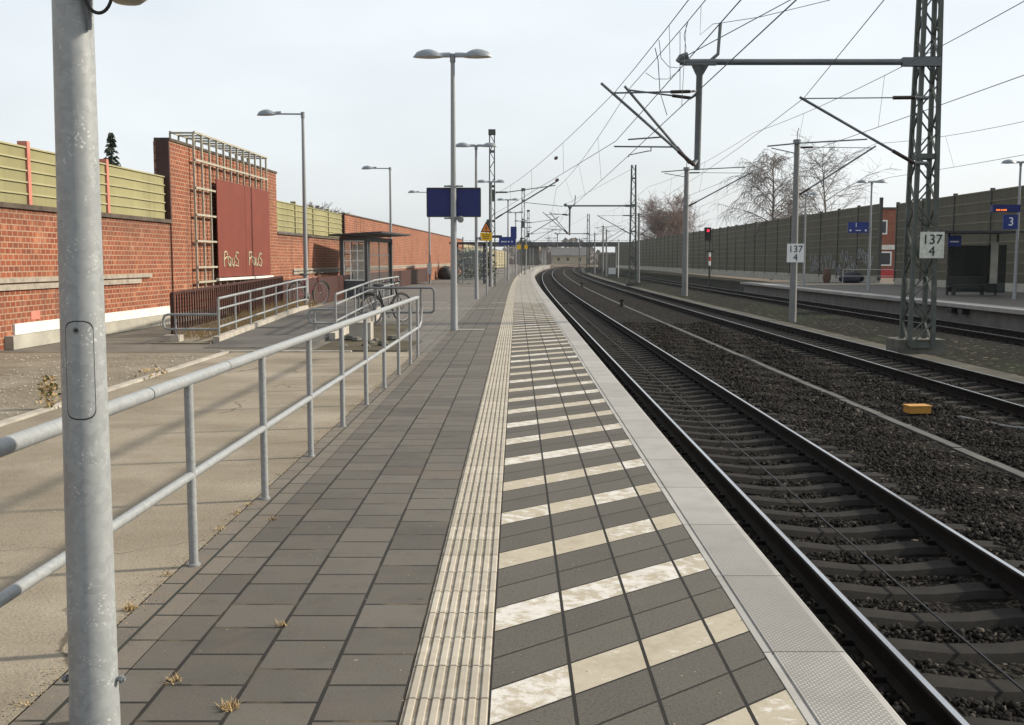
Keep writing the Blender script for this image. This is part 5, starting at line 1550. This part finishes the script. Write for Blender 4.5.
b = MB(); b.box((0, 0, 0), (0.62, 0.08, 0.52)); pl = b.build('board', M['blue'], s5)
b = MB(); b.box((-0.02, -0.044, -0.03), (0.42, 0.008, 0.05)); b.build('lettering', M['sign_white'], pl)
b = MB(); b.tube([(0, 0, .26), (0, 0, .48)], 0.02, 6); b.build('hanger', M['barrier_post'], s5)
h2 = thing('platform_shelter', (20.4, 50.0, Z2), 'dark glazed shelter with thin roof on the opposite platform', 'shelter')
b = MB(); b.box((1.7, 0.6, 3.06), (4.2, 2.6, 0.10)); b.build('roof', M['shelter_roof'], h2)
for x in (1.2, 3.6):
    b = MB(); b.box((x, 1.5, 1.5), (0.1, 0.1, 3.0)); b.build('post', M['barrier_post'], h2)
b = MB(); b.box((3.0, 0.2, 1.3), (0.9, 0.03, 2.3)); b.build('glass_pane', M['glass_dark'], h2)
b = MB(); b.box((2.4, 1.44, 1.3), (2.3, 0.03, 2.3)); b.build('glass_pane', M['glass_dark'], h2)
b = MB(); b.box((2.85, 0.15, 1.6), (0.35, 0.05, 2.0)); b.build('timetable_case', M['plinth'], h2)
b = MB(); b.box((2.1, 1.2, 0.45), (2.0, 0.4, 0.06)); b.box((2.1, 1.38, 0.75), (2.0, 0.05, 0.4)); b.box((1.4, 1.2, 0.21), (0.08, 0.3, 0.42)); b.box((2.8, 1.2, 0.21), (0.08, 0.3, 0.42))
o = b.build('bench', M['barrier_post']); o.location = h2.location; tag(o, 'dark bench inside the opposite platform shelter', 'bench')
rail2 = thing('guard_rail', (WR(76.3) - 0.5, 76.3, Z2), 'thin pale guard rail closing the gap in the noise barrier', 'railing')
for x in (-2.8, -0.9, 1.0):
    b = MB(); b.tube([(x, 0, 0), (x, 0, 1.05)], 0.03, 6); b.build('post', M['galv'], rail2)
for z in (0.55, 1.02):
    b = MB(); b.tube([(-2.8, 0, z), (1.0, 0, z)], 0.03, 6); b.build('rail', M['galv'], rail2)
q = on(772, 277.5, Z2)
b = MB(); b.lathe([(0.3, 0.0), (0.62, 0.12), (0.66, 0.4), (0.45, 0.72), (0.1, 0.82)], (0, 0, 0), 12, 0, 1.5, 0.8)
o = b.build('tarpaulin_bundle', M['foil']); o.location = (q.x, 79.0, Z2); tag(o, 'dark blue rounded bundle at the far end of the opposite platform', 'bundle')
b = MB(); b.lathe([(0.22, 0.0), (0.32, 0.3), (0.3, 0.75), (0.22, 1.05), (0.05, 1.12)], (0, 0, 0), 10)
o = b.build('sack', M['brownbundle']); o.location = (q.x - 1.7, 79.6, Z2); tag(o, 'brownish upright sack left of the dark blue bundle', 'sack')
for (px, lab) in ((955, 'left'), (966, 'right')):
    yy_ = 42.0
    q = at(px, 305, yy_)
    b = MB(); b.box((0, 0, 0), (0.3, 0.42, 0.2)); o = b.build('wall_box', M['black']); yq = (16.45 + 1.45) / ((px - 512) / F)
    o.location = (E(yq) + 16.3, yq, Z2 - 0.30); tag(o, lab + ' of two dark boxes fixed under the opposite platform edge', 'box')

# brick house seen through the gap
hs = thing('brick_house', (41.0, 110.0, -0.3), 'red brick house glimpsed through the gap in the noise barrier', 'house')
b = MB(); b.box((0, 4, 3.6), (9.0, 8, 7.2)); b.build('wall', M['brick_house'], hs)
b = MB(); b.box((0, 4, 7.3), (9.3, 8.4, 0.16)); b.build('roof', M['roofgrey'], hs)
for (x, z, w_, h_) in ((-2.0, 5.3, 1.1, 1.5), (-1.6, 2.0, 1.4, 1.5), (1.6, 5.3, 1.1, 1.5), (1.8, 2.0, 1.4, 1.5)):
    b = MB(); b.box((x, -0.03, z), (w_, 0.1, h_)); f = b.build('window', M['sign_white'], hs)
    b = MB(); b.box((x, -0.06, z), (w_ - 0.3, 0.1, h_ - 0.3)); b.build('pane', M['windowdark'], f)
b = MB(); b.box((-0.4, -0.05, 3.2), (8.0, 0.12, 0.5)); b.build('white_band', M['white'], hs)
b = MB(); b.box((-0.4, -0.04, 0.45), (8.2, 0.14, 0.95)); b.build('red_base', M['redpaint'], hs)

# ------------------------------------------------------------------ far signs on our platform
q = at(508, 241, 78.2)
fs = thing('station_sign', q, 'far dark blue station sign with white lettering below a lamp', 'sign')
b = MB(); b.box((-0.05, 0, 0.0), (1.25, 0.12, 0.62)); pl = b.build('board', M['blue'], fs)
b = MB(); b.box((0.42, 0.0, 0.62), (0.45, 0.14, 0.9)); b.build('side_board', M['blue'], fs)
b = MB()
for x in (-0.45, -0.3, -0.15, 0.05, 0.3): b.box((x, -0.065, -0.05), (0.09, 0.01, 0.10))
b.build('lettering', M['sign_white'], pl)
b = MB(); b.box((-1.1, 0.05, 0.33), (1.3, 0.12, 0.2)); b.build('arm', M['barrier_post'], fs)
for (px, y, lab) in ((519, 98, 'small yellow sign on a thin post, left of two far ones'), (526, 110, 'small yellow sign on a thin post, right of two far ones')):
    q = at(px, 247, y)
    o = thing('yellow_sign', (q.x, y, 0), lab, 'sign', 'far yellow signs on the platform')
    b = MB(); b.tube([(0, 0, 0), (0, 0, q.z + 0.4)], 0.04, 6); b.build('post', M['galv'], o)
    b = MB(); b.box((0, -0.06, q.z), (0.36, 0.04, 0.42)); b.build('board', M['yellow'], o)
# thin posts along the far platform
for i, (px, y) in enumerate(((463, 70), (505, 92), (513, 108), (530, 132), (533, 140))):
    q = at(px, 262, y)
    o = thing('platform_post', (q.x, y, 0), 'thin grey post in the crowd of posts far down the platform', 'post', 'thin posts far down the platform')
    b = MB(); b.tube([(0, 0, 0), (0, 0, 3.0)], 0.045, 6); b.build('shaft', M['galv'], o)
    b = MB(); b.tube([(0, 0, 3.0), (0, 0, 3.08)], 0.06, 6); b.build('shaft_cap', M['galv_dark'], o)
q = on(502, 277, 0)
sr = thing('stair_railing', (q.x - 1.1, q.y, 0), 'pale railing round a stairwell far down the platform', 'railing')
for (x, y) in ((0, 0), (1.6, 0), (0, 3), (1.6, 3)):
    b = MB(); b.tube([(x, y, 0), (x, y, 1.1)], 0.03, 6); b.build('post', M['galv'], sr)
b = MB()
for z in (0.3, 0.55, 0.8, 1.08): b.tube([(0, 3, z), (0, 0, z), (1.6, 0, z), (1.6, 3, z)], 0.025, 6)
b.build('rail', M['galv'], sr)
FW = lambda y: E(y) - 8.6 - 0.001 * y
noise_wall(FW, [109 + 9 * k for k in range(16)], 0.0, 3.6, 'straw coloured noise barrier beyond the far end of the brick wall', 6, M['olive_far'], M['galv_dark'], pw=0.2)

# ------------------------------------------------------------------ bridge and what lies beyond
BY = 360.0
br_ = thing('road_bridge', (20, BY, -1.0), 'flat road bridge crossing the tracks in the far distance', 'bridge')
b = MB(); b.box((0, 5, 8.0), (110, 10, 1.5)); b.build('deck', M['girder'], br_)
b = MB(); b.box((0, 0.2, 9.3), (110, 0.15, 0.1))
for k in range(45): b.box((-54 + 2.45 * k, 0.2, 9.0), (0.1, 0.1, 0.6))
b.build('parapet_railing', M['galv'], br_)
for px in (542.7, 545.5):
    q = at(px, 260, BY)
    b = MB(); b.box((q.x - 20, 4, 3.6), (0.7, 3, 7.4)); b.build('pier', M['pier'], br_)
for px in (640, 618):
    q = at(px, 260, BY)
    b = MB(); b.box((q.x - 20, 4, 3.6), (1.0, 3, 7.4)); b.build('pier', M['pier'], br_)
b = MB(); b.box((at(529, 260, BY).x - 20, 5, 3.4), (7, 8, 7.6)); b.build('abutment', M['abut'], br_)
BH = 470.0
hb = thing('far_house', (at(570, 260, BH).x, BH, -1.0), 'long low cream house with grey roof seen under the bridge', 'house')
b = MB(); b.box((0, 5, 2.6), (15, 10, 3.8)); b.build('wall', M['beige'], hb)
b = MB(); b.prism([(-8.6, -0.8, 4.6), (-8.6, 10.8, 4.6), (-8.6, 5, 8.2)], (0, 0, 0), (16.6, 0, 0)); b.build('roof', M['roofgrey'], hb)
for x in (-5.2, -1.0, 4.4):
    b = MB(); b.box((x, -0.02, 2.9), (1.1, 0.1, 1.3)); b.build('window', M['windowdark'], hb)
b = MB(); b.strip(lambda y: 0, [380, 420, 520, 760], [(-60, -0.9), (20, -0.9), (120, -0.9)]); S('scrub_ground', b, M['brownland'])

# ------------------------------------------------------------------ trees
def grow(b, p, d, length, r, depth, rs, mi_t, spread, droop, tmin, kids_, nb, u0):
    n = 5 if depth == 0 else 4
    pts = [Vector(p)]; rr = [r]; dcur = Vector(d).normalized()
    for i in range(n):
        j = 0.06 if depth == 0 else 0.17
        dcur = (dcur + Vector((rs.uniform(-j, j), rs.uniform(-j, j), rs.uniform(-.08, .10) - (droop * depth if depth else 0)))).normalized()
        pts.append(pts[-1] + dcur * length / n); rr.append(max(tmin, r * (1 - 0.85 * (i + 1) / n)))
    b.tube(pts, rr, 6 if depth == 0 else 3, 0 if depth < 1 else mi_t, cap=False)
    if depth >= 3: return
    nk = nb if depth == 0 else rs.randint(*kids_)
    for k in range(nk):
        u = u0 + (1 - u0) * ((k + rs.random()) / nk) if depth == 0 else rs.uniform(0.12, 1.0)
        u = min(0.999, u); i = min(n - 1, int(u * n)); q = pts[i].lerp(pts[i + 1], u * n - i)
        a = rs.uniform(0, 2 * math.pi) if depth == 0 else rs.uniform(0, 2 * math.pi)
        side = Vector((math.cos(a), math.sin(a), 0 if depth == 0 else rs.uniform(-.6, .6)))
        up_ = rs.uniform(0.55, 0.95) if depth == 0 else rs.uniform(0.5, 0.9)
        nd = (dcur * up_ + side * spread * rs.uniform(0.7, 1.15)).normalized()
        if depth == 0:
            t_ = (u - u0) / (1 - u0)
            ln = length * BR * (0.10 + 0.30 * math.sin(math.pi * min(1, 0.22 + 0.78 * t_))) * rs.uniform(0.75, 1.2)
        else: ln = length * rs.uniform(0.38, 0.66)
        grow(b, q, nd, ln, max(tmin, r * (0.30 if depth == 0 else 0.5)), depth + 1, rs, mi_t, spread, droop, tmin, kids_, nb, u0)
def tree(name, loc, h, r, seed, label, spread=0.75, droop=0.10, twig='twig', tmin=0.014, group=None, kids_=(6, 9), multi=1, br=1.0, nb=34, u0=0.2):
    rs = random.Random(seed)
    o = thing(name, loc, label, 'tree', group)
    global BR
    BR = br
    for k in range(multi):
        b = MB(); d0 = Vector((rs.uniform(-.25, .25) * (multi > 1), rs.uniform(-.2, .2) * (multi > 1), 1))
        grow(b, (0, 0, -0.2), d0, h, r, 0, rs, 1, spread, droop, tmin, kids_, nb, u0)
        # split the single sweep into trunk (material 0) and crown (material 1)
        for part, mi in (('trunk', 0), ('crown', 1)):
            c = MB(); mp_ = {}
            for f, m_, s_ in zip(b.f, b.m, b.sm):
                if m_ != mi: continue
                ff = []
                for vi in f:
                    if vi not in mp_: mp_[vi] = len(c.v); c.v.append(b.v[vi])
                    ff.append(mp_[vi])
                c.face(ff, 0, None, s_)
            if c.f: c.build(part, M['bark'] if mi == 0 else M[twig], o)
    return o
tree('birch_tree', (29.5, 118.0, -0.5), 13.5, 0.22, 4, 'bare weeping birch left of the slim concrete mast', 0.75, 0.10, tmin=0.013, kids_=(7, 10), br=0.95, nb=30, u0=0.3)
tree('birch_tree', (36.6, 120.0, -0.5), 14.2, 0.20, 9, 'bare open birch right of the slim concrete mast', 0.85, 0.015, tmin=0.012, kids_=(6, 8), br=1.0, nb=22, u0=0.3)
tree('birch_tree', (32.5, 124.0, -0.5), 9.0, 0.16, 12, 'small reddish bare tree between the two birches', 0.8, 0.05, 'redtwig', tmin=0.016, kids_=(6, 9), br=0.8, nb=26)
for i, (px, y, h, lab) in enumerate(((656, 150, 8.0, 'low bushy bare tree at the left of the reddish clump behind the barrier'), (671, 152, 10.5, 'tallest bushy reddish bare tree in the clump behind the barrier'),
                                (686, 148, 8.6, 'bushy bare tree at the right of the reddish clump behind the barrier'))):
    tree('bare_tree', (at(px + 2, 250, 245).x, 245 + 3 * i, -0.5), h * 1.5, 0.24, 30 + i, lab, 0.85, -0.02, 'redtwig', tmin=0.024, group='reddish bare trees behind the barrier', kids_=(6, 9), multi=2, br=1.1, nb=24, u0=0.15)
def conifer(loc, h, label, seed):
    rs = random.Random(seed); o = thing('fir_tree', loc, label, 'tree')
    b = MB(); b.tube([(0, 0, 0), (0, 0, h)], [0.2, 0.03], 6); b.build('trunk', M['bark'], o)
    b = MB(); 
    for k in range(900):
        u = rs.random() ** 0.8; z = h * (0.2 + 0.8 * u); R0 = (1 - u) * h * 0.19 + 0.12
        a = rs.uniform(0, 6.283); r = R0 * rs.uniform(0.3, 1.0); 
        if math.sin(a * 5 + z * 3) > 0.75: continue
        c = Vector((r * math.cos(a), r * math.sin(a), z - r * 0.35)); t_ = Vector((math.cos(a), math.sin(a), -0.3)); s_ = Vector((-math.sin(a), math.cos(a), rs.uniform(-.3, .3)))
        L0 = 0.42 * (0.5 + (1 - u)); i = len(b.v)
        b.v += [tuple(c - t_ * L0 * .5 - s_ * L0 * .25), tuple(c + t_ * L0 * .6), tuple(c - t_ * L0 * .5 + s_ * L0 * .25), tuple(c + Vector((0, 0, 0.16)))]
        b.face((i, i + 1, i + 3)); b.face((i + 1, i + 2, i + 3)); b.face((i, i + 1, i + 2))
    b.build('crown', M['needle'], o)
conifer((at(112, 163, 60).x, 60, -0.5), 9.2, 'dark fir tip showing above the olive panels', 5)
for i, (px, y, h, lab) in enumerate(((314, 90, 6.4, 'bare twiggy treetop left, over the olive panels by the first single lamp'), (332, 96, 6.0, 'bare twiggy treetop right, over the end of the olive panels'))):
    tree('bare_tree', (at(px, 250, y).x, y, -0.5), h, 0.12, 50 + i, lab, 0.8, 0.0, 'twig', 0.02, 'treetops behind the brick wall')

def leafy(name, loc, n, rad, hgt, size, mats, label, cat, seed, group=None, stemmat='bark'):
    rs = random.Random(seed); o = thing(name, loc, label, cat, group)
    b = MB()
    for k in range(n):
        a = rs.uniform(0, 6.283); r = rad * rs.random() ** 0.6; z = hgt * rs.random() ** 0.8; r *= (1.1 - 0.6 * z / hgt)
        c = Vector((r * math.cos(a), r * math.sin(a), z)); t_ = Vector((rs.uniform(-1, 1), rs.uniform(-1, 1), rs.uniform(-.3, 1))).normalized(); s_ = t_.cross(Vector((rs.uniform(-1, 1), rs.uniform(-1, 1), rs.uniform(-1, 1)))).normalized()
        L0 = size * rs.uniform(0.6, 1.3); i = len(b.v)
        b.v += [tuple(c), tuple(c + t_ * L0 * .5 + s_ * L0 * .28), tuple(c + t_ * L0), tuple(c + t_ * L0 * .5 - s_ * L0 * .28)]
        b.face((i, i + 1, i + 2, i + 3), rs.randint(0, len(mats) - 1))
    b.build('leaves', mats, o)
    b = MB()
    for k in range(7):
        a = rs.uniform(0, 6.283); b.tube([(0, 0, 0), (rad * .4 * math.cos(a), rad * .4 * math.sin(a), hgt * .5), (rad * .7 * math.cos(a), rad * .7 * math.sin(a), hgt * .9)], [0.012 * hgt, 0.008 * hgt, 0.004 * hgt], 4)
    b.build('stem', M[stemmat], o)
    return o
leafy('weed', on(49, 409, -0.01), 150, 0.13, 0.34, 0.055, [M['leaf'], M['drygrass'], M['drygrass']], 'straggly weed half dried at the yard kerb', 'weed', 3, None, 'drygrass')
leafy('weed', on(155, 378, -0.01), 60, 0.3, 0.12, 0.05, [M['drygrass']], 'low dry weed beside the yard kerb, right of the green one', 'weed', 4, None, 'drygrass')
for i, (px, py, y) in enumerate(((486, 278, 92), (494, 277, 96), (478, 279, 88))):
    q = on(px, py, 0)
    leafy('bush', (q.x - 1.0, q.y, 0), 420, 1.3, 2.2, 0.35, [M['bushgreen']], ['dark bush in the middle by the straw coloured barrier', 'dark bush right by the stairwell railing', 'dark bush left, next to the louvred shelter'][i], 'bush', 60 + i, 'bushes far along the platform')
# dry tufts in the joints
random.seed(5)
def tuft(loc, n, r, h, label, mat='drygrass'):
    o = MB()
    for k in range(n):
        a = random.uniform(0, 6.28); rr = r * random.random(); c = Vector((rr * math.cos(a), rr * math.sin(a), 0)); d = Vector((random.uniform(-1, 1), random.uniform(-1, 1), random.uniform(0.3, 1))).normalized() * h * random.uniform(.5, 1.2)
        s = Vector((-d.y, d.x, 0)).normalized() * 0.0025 if (d.x or d.y) else Vector((0.002, 0, 0)); i = len(o.v)
        o.v += [tuple(c - s), tuple(c + s), tuple(c + d)]; o.face((i, i + 1, i + 2))
    q = o.build('grass_tuft', M[mat]); q.location = loc
    return tag(q, label, 'grass tuft', 'dry grass tufts in the paving joints')
for (px, py, n, lab) in ((229, 708, 130, 'dry grass tuft in a paver joint at the lower left, largest of its kind'), (176, 681, 40, 'small dry tuft between pavers right of the foreground post'),
                         (130, 609, 110, 'dry tuft at the paving border just right of the foreground post'), (272, 520, 40, 'tiny dry tuft beside the second railing post'), (283, 625, 35, 'tiny dry tuft in the middle of the grey pavers')):
    tuft(on(px, py, 0.0), n, 0.035, 0.035, lab)
random.seed(8)
gb = MB()
for k in range(1500):
    y = random.uniform(20.2, 30.5); x = random.uniform(-6.7, -5.68); z = 0.02 + 0.22 * max(0, min(1, (y - 20) / 9)); a = random.uniform(0, 6.28); h = random.uniform(.08, .26); i = len(gb.v)
    gb.v += [(x - .008, y, z), (x + .008, y, z), (x + h * .4 * math.cos(a), y + h * .4 * math.sin(a), z + h)]; gb.face((i, i + 1, i + 2))
tag(gb.build('dry_grass', M['drygrass']), 'dry grass growing behind the ramp handrail', 'grass', kind='stuff')

# far-off wood behind the bridge, one mass
rs = random.Random(77); b = MB()
for k in range(2600):
    x = rs.uniform(-140, 190); y = 560 + rs.uniform(0, 60); hmax = 9 + 4 * math.sin(x * 0.07) + 3 * math.sin(x * 0.19 + 1)
    z = -1 + hmax * rs.random() ** 0.7; s_ = rs.uniform(0.8, 2.2); a = rs.uniform(0, 3.14); i = len(b.v)
    u = Vector((math.cos(a), math.sin(a) * .4, rs.uniform(-.5, .5))) * s_; v = Vector((-math.sin(a) * .3, 0.2, 1)) * s_ * rs.uniform(.5, 1)
    c = Vector((x, y, z)); b.v += [tuple(c - u), tuple(c - v), tuple(c + u), tuple(c + v)]; b.face((i, i + 1, i + 2, i + 3))
b.run(lambda y: 0, 600, 640, -200, 260, -1.2, 6, 40)
tag(b.build('far_wood', M['twig']), 'bare grey brown wood beyond the bridge', 'wood', kind='stuff')
# rubble on the soil patch
rs = random.Random(13)
for k in range(9):
    x, y = rs.uniform(-3.3, -2.1), rs.uniform(18.2, 20.6)
    b = MB(); r = rs.uniform(0.06, 0.14)
    b.lathe([(r * .7, 0.0), (r, r * .35), (r * .75, r * .8), (r * .1, r * .95)], (0, 0, 0), 7, 0, 1.0, rs.uniform(.6, 1))
    o = b.build('rubble_stone', M['block']); o.location = (x, y, -0.01); o.rotation_euler = (0, 0, rs.uniform(0, 3)); tag(o, 'loose rubble stone on the dark soil behind the railing end', 'stone', 'rubble on the soil patch')

# grit, crumbs of gravel and leaf litter lying on the yard and the paving
def litter(name, n, area, size, mats, seed, label):
    rs = random.Random(seed); b = MB()
    for k in range(n):
        x, y = area(rs); sz = size * rs.uniform(0.4, 1.3); a = rs.uniform(0, 6.28)
        i = len(b.v); h = sz * rs.uniform(0.3, 0.7)
        for q in range(4):
            r = sz * rs.uniform(0.6, 1.0); b.v.append((x + r * math.cos(a + q * 1.571), y + r * math.sin(a + q * 1.571), 0.001))
        b.v.append((x, y, h))
        for q in range(4): b.face((i + q, i + (q + 1) % 4, i + 4), rs.randint(0, len(mats) - 1))
    o = b.build(name, mats); tag(o, label, 'litter', kind='stuff'); return o
def yard_edge(rs):
    y = 1.5 + 14 * rs.random() ** 1.5; return YL(y) + abs(rs.gauss(0, 0.05)) * rs.choice((-1, 1, -1)) , y
def yard_any(rs):
    y = 2.0 + 15 * rs.random() ** 1.4; return YL(y) - rs.random() ** 0.8 * 3.0, y
def pave_any(rs):
    y = 2.2 + 14 * rs.random() ** 1.5; return E(y) - rs.uniform(0.1, 2.9), y
def dirt_any(rs):
    y = 7 + 10 * rs.random(); return rs.uniform(-9.0, -4.98), y
litter('edge_dirt', 1500, yard_edge, 0.007, [M['soil'], M['drygrass'], M['bark']], 3, 'crumbs of dirt along the edge between pavers and yard')
litter('yard_grit', 1500, yard_any, 0.006, [M['soil'], M['kerb'], M['bark']], 4, 'grit scattered over the sandy yard')
litter('paving_grit', 500, pave_any, 0.005, [M['kerb'], M['drygrass'], M['bark']], 5, 'small grit scattered over the platform paving')
litter('loose_gravel', 3500, dirt_any, 0.02, [M['dirt'], M['kerb'], M['plinth'], M['dirt']], 6, 'loose pale gravel behind the yard kerb')

# thin spring haze over the whole place
b = MB(); b.box((0, 1600, 6.5), (5400, 4400, 19.0))
hz_ = bpy.data.materials.new('pale haze'); hz_.use_nodes = True; t = hz_.node_tree; t.nodes.clear()
o_ = t.nodes.new('ShaderNodeOutputMaterial'); v_ = t.nodes.new('ShaderNodeVolumePrincipled')
v_.inputs['Color'].default_value = (0.93, 0.95, 0.97, 1); v_.inputs['Density'].default_value = 0.00009; v_.inputs['Anisotropy'].default_value = 0.2
t.links.new(v_.outputs['Volume'], o_.inputs['Volume'])
tag(b.build('haze', hz_), 'thin pale haze filling the air over the station', 'haze', kind='stuff')

random.seed(44)
for k in range(14):
    y = 2.6 + 12.5 * random.random() ** 1.3
    tuft(Vector((YL(y) + random.uniform(-.03, .02), y, 0.0)), random.randint(18, 45), 0.03, 0.022, 'tiny dry tuft in the dirty joint between yard and paving border')
